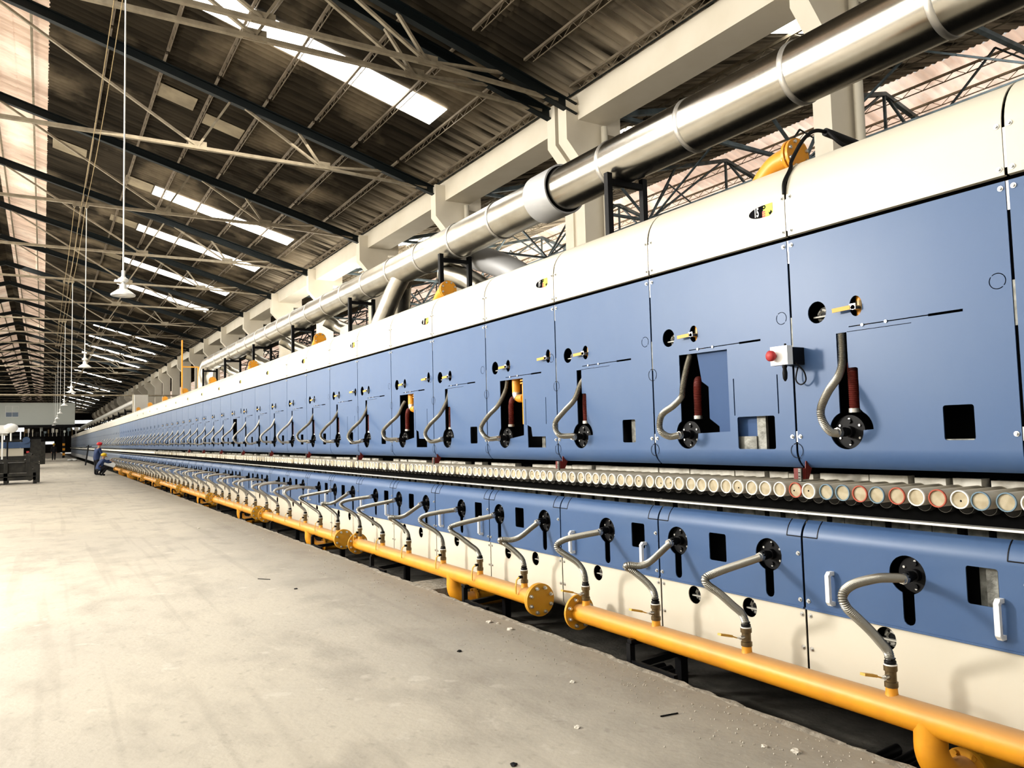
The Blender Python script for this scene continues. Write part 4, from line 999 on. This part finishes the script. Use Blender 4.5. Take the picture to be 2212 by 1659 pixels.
# pale boxes behind the frames
for i, (y, x) in enumerate(((8.3, 5.2), (12.9, 5.3), (16.6, 5.3), (20.4, 5.3), (13.9, 4.9))):
    mb = MB(); mb.box((x, y, 1.5), (x+.35, y+.5, 2.15)); thing('fan_box', 'cream box housing on the kiln roof behind the duct, %s from the right' % nth(i+1), 'box', mesh=mb.mesh('fan_box', M['cream']), group='cream box housings on the kiln roof')
# yellow elbows peeping over the hood
mb = MB(); mb.smooth = True; mb.tube(catmull([(3.86, .36, 1.40), (3.86, .28, 1.55), (3.86, .16, 1.655), (3.86, .04, 1.68)], 6), .068, 20); EB = mb.mesh('elbow_pipe', M['yellow'])
mb = MB(); mb.lathe((3.86, .03, 1.68), (0, -1, 0), [(0, .1), (.018, .1)], 26); mb.lathe((3.86, -.0, 1.68), (0, -1, 0), [(0, .1), (.018, .1)], 26); EF = mb.mesh('elbow_flange', M['yellow'])
mb = MB()
for k in range(8):
    a = 2*PI*(k+.5)/8; mb.lathe((3.86+.08*math.cos(a), .04, 1.68+.08*math.sin(a)), (0, -1, 0), [(0, .011), (.07, .011)], 6)
EBO = mb.mesh('flange_bolts', M['bolt'])
for i in range(9):
    t = thing('yellow_elbow', 'flanged yellow elbow pipe peeping over the kiln hood, %s from the right' % nth(i+1), 'pipe elbow', (0, 2.98+4.68*i, -.04), group='yellow elbows behind the kiln hood')
    part('elbow_pipe', EB, t); part('elbow_flange', EF, t); part('flange_bolts', EBO, t)
# black cable bending over the hood beside the nearest elbow
mb = MB(); mb.smooth = True
cp = [(3.592, 2.865, 1.33), (3.60, 2.865, 1.40), (3.66, 2.865, 1.49), (3.72, 2.9, 1.56), (3.78, 2.86, 1.68), (3.85, 2.83, 1.735), (3.95, 2.82, 1.74), (4.02, 2.8, 1.72)]
mb.tube(catmull(cp, 8), .011, 10); mb.tube(catmull([(3.93, 2.8, 1.735), (3.95, 2.75, 1.66), (4.0, 2.72, 1.62)], 6), .011, 10); mb.tube([(3.93, 2.82, 1.74), (4.3, 2.8, 1.70), (4.6, 2.78, 1.66)], .024, 12)
thing('black_cable', 'thick black cable arching over the hood beside the nearest yellow elbow', 'cable', mesh=mb.mesh('black_cable', M['black']))
# yellow vertical pipes on the far kiln
mb = MB(); mb.smooth = True; mb.cyl((4.2, 29.4, 1.4), (4.2, 29.4, 3.65), .028, 12); mb.cyl((4.2, 29.4, 2.7), (4.75, 29.4, 2.7), .025, 8); mb.cyl((4.75, 29.4, 1.4), (4.75, 29.4, 2.7), .035, 8)
thing('yellow_riser', 'tall thin yellow riser pipe standing on the far kiln', 'pipe', mesh=mb.mesh('yellow_riser', M['yellow']))
mb = MB(); mb.beam((3.9, 36.8, 1.5), (4.35, 36.8, 1.72), .06); mb.beam((3.9, 37.4, 1.5), (4.35, 37.4, 1.72), .06); thing('red_pipe_pair', 'small dark red pipe pair on the far kiln roof', 'pipe', mesh=mb.mesh('red_pipe', M['red']))
mb = MB(); mb.smooth = True; mb.cyl((-13.4, 52, 2.95), (9.5, 52, 2.95), .045, 10); thing('cross_pipe', 'thin pale pipe spanning the hall above the distant kiln', 'pipe', mesh=mb.mesh('cross_pipe', M['chord']))

# ------------------------------------------------------------------ pendant lamps and ropes
def lamp_meshes():
    mb = MB(); mb.smooth = True; mb.lathe((0, 0, 2.17), (0, 0, 1), [(0, .163), (.02, .168), (.05, .13), (.085, .085), (.105, .05), (.11, .05), (.165, .046), (.18, .03), (.185, .001)], 32, False); shade = mb.mesh('lamp_shade', M['white'])
    mb = MB(); mb.smooth = True; mb.lathe((0, 0, 2.35), (0, 0, 1), [(0, .015), (.02, .02)], 12); mb.lathe((0, 0, 2.375), (0, 0, 1), [(0, .045), (.015, .07), (.04, .075), (.06, .045), (.09, .025), (.17, .025), (.175, .012)], 20); cap = mb.mesh('lamp_cap', M['white'])
    mb = MB(); mb.smooth = True; mb.cyl((0, 0, 2.5), (0, 0, 6.78), .012, 10); cord = mb.mesh('lamp_pole', M['white'])
    mb = MB(); mb.smooth = True; mb.lathe((0, 0, 2.18), (0, 0, 1), [(0, .001), (.0, .05), (.02, .06), (.12, .035)], 16); bulb = mb.mesh('bulb', M['white'])
    mb = MB(); mb.box((-.35, -.03, 6.76), (.06, .03, 6.83)); 
    for x in (-.3, -.15, 0): mb.lathe((x, -.04, 6.74), (0, 1, 0), [(0, .035), (.08, .035)], 10)
    pul = mb.mesh('pulley_bar', M['chord'])
    return shade, cap, cord, bulb, pul
LM = lamp_meshes()
LY = [12.5, 24.6, 36.5, 48.5, 60.3, 72, 84, 96]
for i, y in enumerate(LY):
    lab = ['nearest white pendant lamp hanging on a long pole', 'second white pendant lamp hanging below the truss'][i] if i < 2 else 'white pendant lamp on a long pole, %s in the receding row' % nth(i+1)
    t = thing('pendant_lamp', lab, 'lamp', (.98, y, 0), group='white pendant lamps')
    for nm, me in zip(('lamp_shade', 'lamp_cap', 'lamp_pole', 'bulb', 'pulley_bar'), LM): part(nm, me, t)
for i in range(4):
    for q, x in enumerate((.68, .83, .95) if i else (.84, .95)):
        y0, y1 = LY[i], LY[i+1]; mb = MB(); n = 14
        pts = [Vector((x, y0+(y1-y0)*k/n, 6.74-.5*(1-(2*k/n-1)**2)*(.35+.15*q))) for k in range(n+1)]
        mb.tube(pts, .007, 6); thing('lamp_rope', 'thin tan rope slung between the %s and %s lamp poles, strand %s' % (nth(i+1), nth(i+2), nth(q+1)), 'rope', mesh=mb.mesh('lamp_rope', M['rope']), group='tan ropes between the pendant lamps')

# ------------------------------------------------------------------ far end: control room, gantry, machines
t = thing('control_room', 'pale raised control room with a dark window at the hall end', 'control room', (0, 112, 0))
mb = MB(); mb.box((-9.5, 0, 2.64), (3.44, 5, 5.38)); part('room_shell', mb.mesh('room_shell', M['office']), t)
w = MB(); w.box((-3.92, -.05, 3.62), (-2.55, 0, 5.0)); w = part('window_frame', w.mesh('window_frame', M['white']), t)
for x in (-3.86, -3.2):
    for z, m in ((3.68, M['glass_dark']), (4.25, M['window'])):
        mb = MB(); mb.box((x, -.07, z), (x+.6, -.05, z+.53 if z < 4 else 4.95)); part('window_pane', mb.mesh('window_pane', m if z < 4 else M['office']), w)
t = thing('gantry_frame', 'black steel gantry under the control room with striped post', 'gantry', (0, 112, 0))
mb = MB(); mb.box((-9.5, -.2, 2.35), (3.6, 5, 2.62)); part('floor_beam', mb.mesh('floor_beam', M['black']), t)
for x in (2.25, -5.2):
    mb = MB(); mb.box((x-.13, -.15, FLOOR), (x+.13, .15, 2.4)); part('gantry_post', mb.mesh('gantry_post', M['black']), t)
mb = MB(); mb.box((-4.5, .4, 1.35), (2.3, .7, 1.6)); mb.box((-9, 1, .75), (.2, 1.3, 1.15)); part('cross_beam', mb.mesh('cross_beam', M['black']), t)
mb = MB()
for k in range(6): mb.m(k % 2); mb.box((2.12, -.2, -1.2+k*.3), (2.4, -.16, -1.2+k*.3+.3))
part('warning_stripes', mb.mesh('warning_stripes', [M['yellow'], M['black']]), t, label='black and yellow warning stripes')
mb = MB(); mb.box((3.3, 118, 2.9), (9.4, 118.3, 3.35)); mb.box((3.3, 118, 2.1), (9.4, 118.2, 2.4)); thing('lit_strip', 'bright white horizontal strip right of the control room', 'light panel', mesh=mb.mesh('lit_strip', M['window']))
mb = MB(); mb.box((.3, 199.4, .4), (2.2, 199.49, 1.0)); mb.box((-1.0, 199.4, .5), (-.4, 199.49, .85)); thing('end_opening', 'small bright opening in the dark end wall', 'opening', mesh=mb.mesh('end_opening', M['window']))
mb = MB(); mb.box((-4.2, 108, 1.8), (-1.9, 109, 2.25)); mb.box((-3.9, 108.3, FLOOR), (-3.8, 108.4, 1.8)); mb.box((-2.3, 108.3, FLOOR), (-2.2, 108.4, 1.8)); thing('white_tank', 'white horizontal vessel below the control room window', 'tank', mesh=mb.mesh('white_tank', M['window']))  # vessel carries the emissive white, so its brightness is a built-in glow
q = random.Random(11); cols = [M['brass'], M['steel'], M['cream'], M['chain_blk'], M['office'], M['bluesteel']]
for i in range(14):
    x = -2+i*.42; z = q.uniform(1.6, 2.0); mb = MB(); mb.box((x, 110+q.random()*3, z-.1), (x+q.uniform(.15, .4), 114, z+q.uniform(.15, .6))); mb.smooth = True; mb.cyl((x+.1, 111, z+.1), (x+.1, 111, 1.2), .05, 8)
    thing('overhead_fitting', 'blurry machine fitting under the gantry, %s from the left' % nth(i+1), 'machine fitting', mesh=mb.mesh('overhead_fitting', cols[i % 6]), group='blurry fittings under the gantry')
# second kiln across the hall end, at left
t = thing('cross_conveyor', 'blue panelled conveyor machine at the left edge of the hall', 'conveyor', (0, 62, 0))
mb = MB(); mb.box((-9, 0, -.08), (-.72, 1.2, .33)); part('blue_panel', mb.mesh('blue_panel', M['blue']), t); mb = MB(); mb.box((-9, .1, -.62), (-1.1, 1.2, -.09)); part('white_panel', mb.mesh('white_panel', M['cream']), t)
mb = MB(); mb.box((-9, .05, -1.5), (-.2, 1.3, -.63)); mb.box((-.71, .1, -.62), (-.1, 1.0, .45)); mb.box((-9, .2, .34), (-.1, 1.2, .5)); part('machine_frame', mb.mesh('machine_frame', M['chain_blk']), t)
mb = MB(); mb.smooth = True; mb.lathe((-.95, -.1, .45), (0, 1, 0), [(0, .22), (.2, .22)], 20); part('blue_wheel', mb.mesh('blue_wheel', M['blue']), t)
mb = MB(); mb.box((-2.45, 60, .9), (-1.9, 61, 1.4)); mb.box((-2.3, 60.2, FLOOR), (-2.2, 60.3, .9)); mb.smooth = True; mb.cyl((-9, 61, 1.1), (-2.0, 61, 1.1), .35, 16); thing('white_pipe', 'fat white pipe end above the blue conveyor', 'pipe', mesh=mb.mesh('white_pipe', M['white']))
mb = MB(); mb.smooth = True; mb.lathe((-1.36, 46, .72), (0, 0, 1), [(0, .1), (.05, .2), (.16, .3), (.28, .31), (.36, .27), (.43, .15), (.46, .01)], 18); mb.cyl((-1.36, 46, .3), (-1.36, 46, .74), .04, 8)
thing('white_hood', 'white rounded hood shape hanging over the blue conveyor', 'hood', mesh=mb.mesh('white_hood', M['white']))
mb = MB(); mb.smooth = True; mb.cyl((-1.5, 46, -1.5), (-1.5, 46, .5), .035, 8); thing('thin_post', 'thin black post in front of the blue conveyor', 'post', mesh=mb.mesh('thin_post', M['black']))
mb = MB(); mb.smooth = True; mb.cyl((-.28, 75, -1.5), (-.28, 75, .5), .045, 8); mb.box((-.34, 74.9, -1.5), (-.2, 75.1, -1.2)); thing('pale_post', 'thin pale post beside the walkway at the hall end', 'post', mesh=mb.mesh('pale_post', M['cream']))
mb = MB(); mb.box((-.9, 76, -1.5), (.2, 77, .4)); thing('dark_cabinet', 'dark machine cabinet behind the pale post', 'cabinet', mesh=mb.mesh('dark_cabinet', M['chain_blk']))
# black machine on the floor, lower left
t = thing('machine_frame', 'black steel machine frame parked on the floor at left', 'machine', (0, 37, FLOOR+0.0))
def bar_part(name, segs, w=.09, m=None):
    mb = MB()
    for a, b in segs: mb.beam(a, b, w, w)
    return part(name, mb.mesh(name, m or M['chain_blk']), t)
bar_part('base_rail', [((-3.4, 0, .22), (-.2, 0, .22)), ((-3.4, 1.6, .22), (-.2, 1.6, .22)), ((-3.4, 0, .38), (-.2, 0, .38))], .13)
for x in (-.25, -1.25, -2.6): bar_part('leg', [((x, 0, .0), (x, 0, .9)), ((x, 1.6, 0), (x, 1.6, .9))], .13)
bar_part('top_rail', [((-3.4, 0, .92), (-.55, 0, .92)), ((-3.4, 1.6, .95), (-.55, 1.6, .95)), ((-.6, 0, .92), (-.6, 1.6, .95))], .08)
mb = MB(); mb.box((-3.4, .1, .45), (-.5, 1.5, .86)); part('machine_body', mb.mesh('machine_body', M['chain_blk']), t)
mb = MB(); mb.smooth = True; mb.cyl((-3.3, -.1, .75), (-1.5, -.1, .75), .16, 14); part('drive_cylinder', mb.mesh('drive_cylinder', mat('grey_cast', (0.25, 0.26, 0.25), 0.5, 0.3)), t, label='grey motor cylinder')
mb = MB(); mb.smooth = True
for z in (.25, .5, .75): mb.lathe((-.42, -.05, z), (0, 1, 0), [(0, .13), (.12, .13)], 14)
part('chain_sprocket', mb.mesh('chain_sprocket', M['chain_blk']), t)
bar_part('side_guard', [((-.15, -.05, .05), (-.15, -.05, .8)), ((-.15, -.05, .8), (-.35, -.05, 1.15)), ((-.35, -.05, 1.15), (-.5, 0, 1.2)), ((-.5, 0, 1.2), (-.5, 0, .5))], .14)
mb = MB(); mb.box((-.56, -.06, 1.24), (-.46, .06, 1.32)); part('signal_cap', mb.mesh('signal_cap', M['red']), t, label='small red and white cap')
# thin tool leaning at the kiln foot in the distance
mb = MB(); mb.beam((2.75, 66, FLOOR), (2.95, 66.2, .0), .07); mb.beam((2.8, 66, -.1), (3.15, 66.2, -.1), .05); thing('leaning_bar', 'dark bar leaning against the distant kiln', 'bar', mesh=mb.mesh('leaning_bar', M['black']))

# ------------------------------------------------------------------ people
def skin_body(name, verts, edges, radii, m, parent, levels=2):
    me = bpy.data.meshes.new(name); me.from_pydata(verts, edges, []); me.materials.append(m)
    o = bpy.data.objects.new(name, me); C.objects.link(o)
    if parent: o.parent = parent
    md = o.modifiers.new('Skin', 'SKIN'); md.use_smooth_shade = True
    for i, r in enumerate(radii):
        sv = me.skin_vertices[0].data[i]; sv.radius = (r, r) if not isinstance(r, tuple) else r
        sv.use_root = (i == 0)
    sb = o.modifiers.new('Sub', 'SUBSURF'); sb.levels = 1; sb.render_levels = levels
    return o
def ell(mb, c, r, n=14):
    mb.smooth = True; k = len(mb.v)
    for i in range(n+1):
        a = PI*i/n-PI/2
        for j in range(n): mb.v.append((c[0]+r[0]*math.cos(a)*math.cos(2*PI*j/n), c[1]+r[1]*math.cos(a)*math.sin(2*PI*j/n), c[2]+r[2]*math.sin(a)))
    for i in range(n):
        for j in range(n): mb.face((k+i*n+j, k+i*n+(j+1) % n, k+(i+1)*n+(j+1) % n, k+(i+1)*n+j))
def person(label, loc, rotz, V, hat, top, legs, headp, tilt=0):
    """V: joint dict. one continuous figure; helmet, jacket, trousers as children"""
    t = thing('person', label, 'person', loc, (0, 0, rotz))
    names = ['pelvis', 'waist', 'chest', 'neck', 'head', 'crown', 'shL', 'elL', 'wrL', 'haL', 'shR', 'elR', 'wrR', 'haR', 'hiL', 'knL', 'anL', 'toL', 'hiR', 'knR', 'anR', 'toR']
    R = dict(pelvis=.11, waist=.115, chest=.13, neck=.052, head=.085, crown=.08, shL=.06, elL=.042, wrL=.03, haL=.032, shR=.06, elR=.042, wrR=.03, haR=.032, hiL=.082, knL=.055, anL=.038, toL=.032, hiR=.082, knR=.055, anR=.038, toR=.032)
    E = [('pelvis','waist'),('waist','chest'),('chest','neck'),('neck','head'),('head','crown'),('chest','shL'),('shL','elL'),('elL','wrL'),('wrL','haL'),('chest','shR'),('shR','elR'),('elR','wrR'),('wrR','haR'),
         ('pelvis','hiL'),('hiL','knL'),('knL','anL'),('anL','toL'),('pelvis','hiR'),('hiR','knR'),('knR','anR'),('anR','toR')]
    idx = {n: i for i, n in enumerate(names)}
    skin_body('body', [V[n] for n in names], [(idx[a], idx[b]) for a, b in E], [R[n]*.93 for n in names], M['skin'], t)
    V = dict(V)
    for q in 'LR': V['hem'+q] = tuple(Vector(V['hi'+q]).lerp(Vector(V['kn'+q]), .3))
    R.update(hemL=.085, hemR=.085); E = E+[('hiL','hemL'),('hiR','hemR')]
    up = ['pelvis', 'waist', 'chest', 'shL', 'elL', 'wrL', 'shR', 'elR', 'wrR', 'hiL', 'hiR', 'hemL', 'hemR']; ui = {n: i for i, n in enumerate(up)}
    EU = [(a, b) for a, b in E if a in ui and b in ui]
    skin_body('jacket', [V[n] for n in up], [(ui[a], ui[b]) for a, b in EU], [R[n]*1.28+.012 for n in up], top, t)
    lo = ['pelvis', 'hiL', 'knL', 'anL', 'toL', 'hiR', 'knR', 'anR', 'toR']; li = {n: i for i, n in enumerate(lo)}
    EL = [(a, b) for a, b in E if a in li and b in li]
    skin_body('trousers', [V[n] for n in lo], [(li[a], li[b]) for a, b in EL], [(R[n]*1.22+.012)*(.6 if n == 'pelvis' else 1.02 if n[:2] == 'hi' else 1) for n in lo], legs, t)
    for q in 'LR':
        w_, h_ = Vector(V['wr'+q]), Vector(V['ha'+q]); d_ = (h_-w_).normalized(); sd = d_.cross(Vector((0, 0, 1)))
        sd = sd.normalized() if sd.length > .1 else Vector((1, 0, 0)); mb = MB(); mb.smooth = True; dn = Vector((0, 0, -1)) if abs(d_.z) < .8 else Vector((0, 1, 0))
        for n_, L_ in zip((-1.5, -.5, .5, 1.5), (.06, .07, .075, .065)):
            p0 = h_+sd*(.017*n_); mb.tube([p0, p0+d_*L_*.5, p0+d_*L_*.9+dn*.02, p0+d_*L_+dn*.045], [.009, .0085, .008, .006], 8)
        p0 = w_.lerp(h_, .6)+sd*(.02 if q == 'L' else -.02); s2 = 1 if q == 'L' else -1; mb.tube([p0, p0+sd*(.03*s2)+d_*.02, p0+sd*(.04*s2)+d_*.05], [.011, .01, .008], 8)
        part('fingers', mb.mesh('fingers', M['skin']), t)
    h = Vector(V['crown']); mb = MB(); ell(mb, (h.x, h.y, h.z+.03), (.125, .145, .1)); mb.smooth = True; mb.lathe((h.x, h.y-.02, h.z+.0), (0, 0, 1), [(0, .155), (.012, .155)], 20); part('helmet', mb.mesh('helmet', hat), t, label='hard hat')
    # face: nose and ears
    hd = Vector(V['head']); mb = MB(); ell(mb, (hd.x, hd.y+.095, hd.z+.01), (.014, .02, .025), 8); ell(mb, (hd.x-.09, hd.y, hd.z), (.012, .02, .03), 8); ell(mb, (hd.x+.09, hd.y, hd.z), (.012, .02, .03), 8); part('face', mb.mesh('face', M['skin']), t)
    return t
# figures face +Y locally
stand = dict(pelvis=(0,0,.92), waist=(0,.02,1.08), chest=(0,.08,1.3), neck=(0,.12,1.46), head=(0,.16,1.56), crown=(0,.16,1.64), shL=(-.19,.08,1.38), elL=(-.25,.16,1.12), wrL=(-.2,.34,1.02), haL=(-.19,.42,1.0),
             shR=(.19,.08,1.38), elR=(.25,.16,1.12), wrR=(.2,.34,1.02), haR=(.19,.42,1.0), hiL=(-.1,0,.88), knL=(-.11,.03,.48), anL=(-.11,-.01,.07), toL=(-.12,.15,.03), hiR=(.1,0,.88), knR=(.11,.04,.48), anR=(.11,0,.07), toR=(.12,.16,.03))
P1 = person('worker in blue overalls and red helmet standing at the distant kiln', (2.3, 43.8, FLOOR), -1.2, stand, M['hat_red'], M['overall'], M['cloth_dark'], None)
squat = dict(pelvis=(0,-.12,.34), waist=(0,-.06,.5), chest=(0,.06,.72), neck=(0,.14,.88), head=(0,.17,.98), crown=(0,.17,1.06), shL=(-.18,.1,.8), elL=(-.2,.32,.72), wrL=(-.16,.54,.78), haL=(-.15,.62,.8),
             shR=(.18,.1,.8), elR=(.2,.3,.68), wrR=(.16,.5,.7), haR=(.15,.58,.72), hiL=(-.11,-.1,.34), knL=(-.2,.28,.46), anL=(-.16,.02,.08), toL=(-.18,.17,.03), hiR=(.11,-.1,.34), knR=(.2,.28,.46), anR=(.16,.02,.08), toR=(.18,.17,.03))
P2 = person('worker in blue overalls and yellow helmet crouching at the gas pipe', (2.42, 42.7, FLOOR), -1.25, squat, M['hat_yellow'], M['overall'], M['cloth_dark'], None)
for p_ in (P1, P2): p_.scale = (.93, .93, .93)
walk = dict(stand); walk.update(elL=(-.24,.02,1.1), wrL=(-.23,.08,.85), haL=(-.23,.1,.77), elR=(.24,.06,1.1), wrR=(.23,.14,.86), haR=(.23,.17,.78), anL=(-.1,-.12,.08), toL=(-.1,.03,.03), head=(0,.1,1.58), crown=(0,.1,1.66), neck=(0,.08,1.46))
person('distant person in black with yellow helmet on the walkway', (1.03, 95.6, FLOOR), PI, walk, M['hat_yellow'], M['cloth_dark'], M['cloth_dark'], None)
mb = MB()
for x, y in ((0, 0), (.25, .2), (.45, -.1)): ell(mb, (2.3+x, 88+y*3, FLOOR+.08), (.22, .4, .1), 8)
thing('white_sacks', 'low white bundle on the floor by the far kiln', 'bundle', mesh=mb.mesh('white_sacks', M['white']))

# ------------------------------------------------------------------ lights
def area(name, loc, rot, sx, sy, power, col=(1, .96, .88)):
    l = bpy.data.lights.new(name, 'AREA'); l.shape = 'RECTANGLE'; l.size = sx; l.size_y = sy; l.energy = power; l.color = col
    o = bpy.data.objects.new(name, l); C.objects.link(o); o.location = loc; o.rotation_euler = rot; return o
def aim(o, d): o.rotation_euler = Vector(d).to_track_quat('-Z', 'Y').to_euler()
for i in range(6):
    a = area('hall_fill', (-6.5, 4+i*14, 3.4), (0, 0, 0), 13, 3.4, (420, 480, 430, 280, 240, 240)[i]); aim(a, (1, 0, -.3))  # unseen fill lamps added along the left side of the hall
    a.rotation_euler = (Matrix(((0, 0, 0), (0, 0, 0), (0, 0, 0))).to_euler() if False else a.rotation_euler)
for i in range(6):
    a = area('high_fill', (-4.5, 4+i*14, 6.6), (0, 0, 0), 13, .6, 330); aim(a, (1, 0, -.75))  # unseen strips added for fill and highlights from above
k = area('key_light', (-5.2, 9.6, 2.6), (0, 0, 0), 1.0, 1.0, 720, (1, .96, .9)); aim(k, (1, -.8, -.33))
k = area('ridge_fill', (-1.6, 12, 8.2), (0, 0, 0), .3, 20, 420, (1, .98, .94)); aim(k, (.45, 0, -1))  # unseen strip added for the highlight on the lower cover bend
u = area('floor_wash', (-3.0, 19, 6.4), (0, 0, 0), 4, 18, 720, (1, .92, .78)); aim(u, (.12, 0, -1))  # unseen lamp added to brighten the aisle floor
for i, y in enumerate((48, 75, 100)):
    u = area('floor_wash', (-6.5, y, 6.3), (0, 0, 0), 5, 18, 1000, (1, .96, .88)); aim(u, (.6, 0, -1))  # more unseen lamps added for the distant floor
n_ = area('next_hall_fill', (19, 30, 5.8), (0, 0, 0), 8, 60, 3500, (1, .95, .85)); aim(n_, (-.3, 0, 1))  # unseen upward lamp added to brighten the neighbouring hall
wd = bpy.data.worlds.new('world'); bpy.context.scene.world = wd; wd.use_nodes = True
wd.node_tree.nodes['Background'].inputs[0].default_value = (1.0, .95, .87, 1); wd.node_tree.nodes['Background'].inputs[1].default_value = 0.55

# ------------------------------------------------------------------ camera
f = 1665.0; cx, cy = 1106.0, 829.5
def cd(x, y): return Vector(((x-cx)/f, -(y-cy)/f, -1.0)).normalized()
Yc = cd(92, 964); Zc = cd(92+4000, 964-.0247*4000).cross(Yc).normalized()
if Zc.y < 0: Zc = -Zc
Xc = Yc.cross(Zc)
Rm = Matrix((Xc, Yc, Zc))
cam = bpy.data.cameras.new('camera'); cam.sensor_fit = 'HORIZONTAL'; cam.sensor_width = 36; cam.lens = 36*f/2212; cam.clip_end = 400; cam.clip_start = .05
co = bpy.data.objects.new('camera', cam); C.objects.link(co); co.matrix_world = Rm.to_4x4()
bpy.context.scene.camera = co
# lift everything so that the floor lies at z = 0
for o in list(C.objects):
    if o.parent is None: o.location.z += 1.5
sc = bpy.context.scene
sc.view_settings.view_transform = 'Standard'; sc.view_settings.look = 'Medium High Contrast'; sc.view_settings.exposure = 0.0
sc.cycles.max_bounces = 4; sc.cycles.diffuse_bounces = 2; sc.cycles.glossy_bounces = 2; sc.cycles.use_adaptive_sampling = True; sc.cycles.adaptive_threshold = 0.08; sc.cycles.adaptive_min_samples = 10; sc.cycles.caustics_reflective = False; sc.cycles.caustics_refractive = False; sc.cycles.use_denoising = True
sc.cycles.sample_clamp_indirect = 6
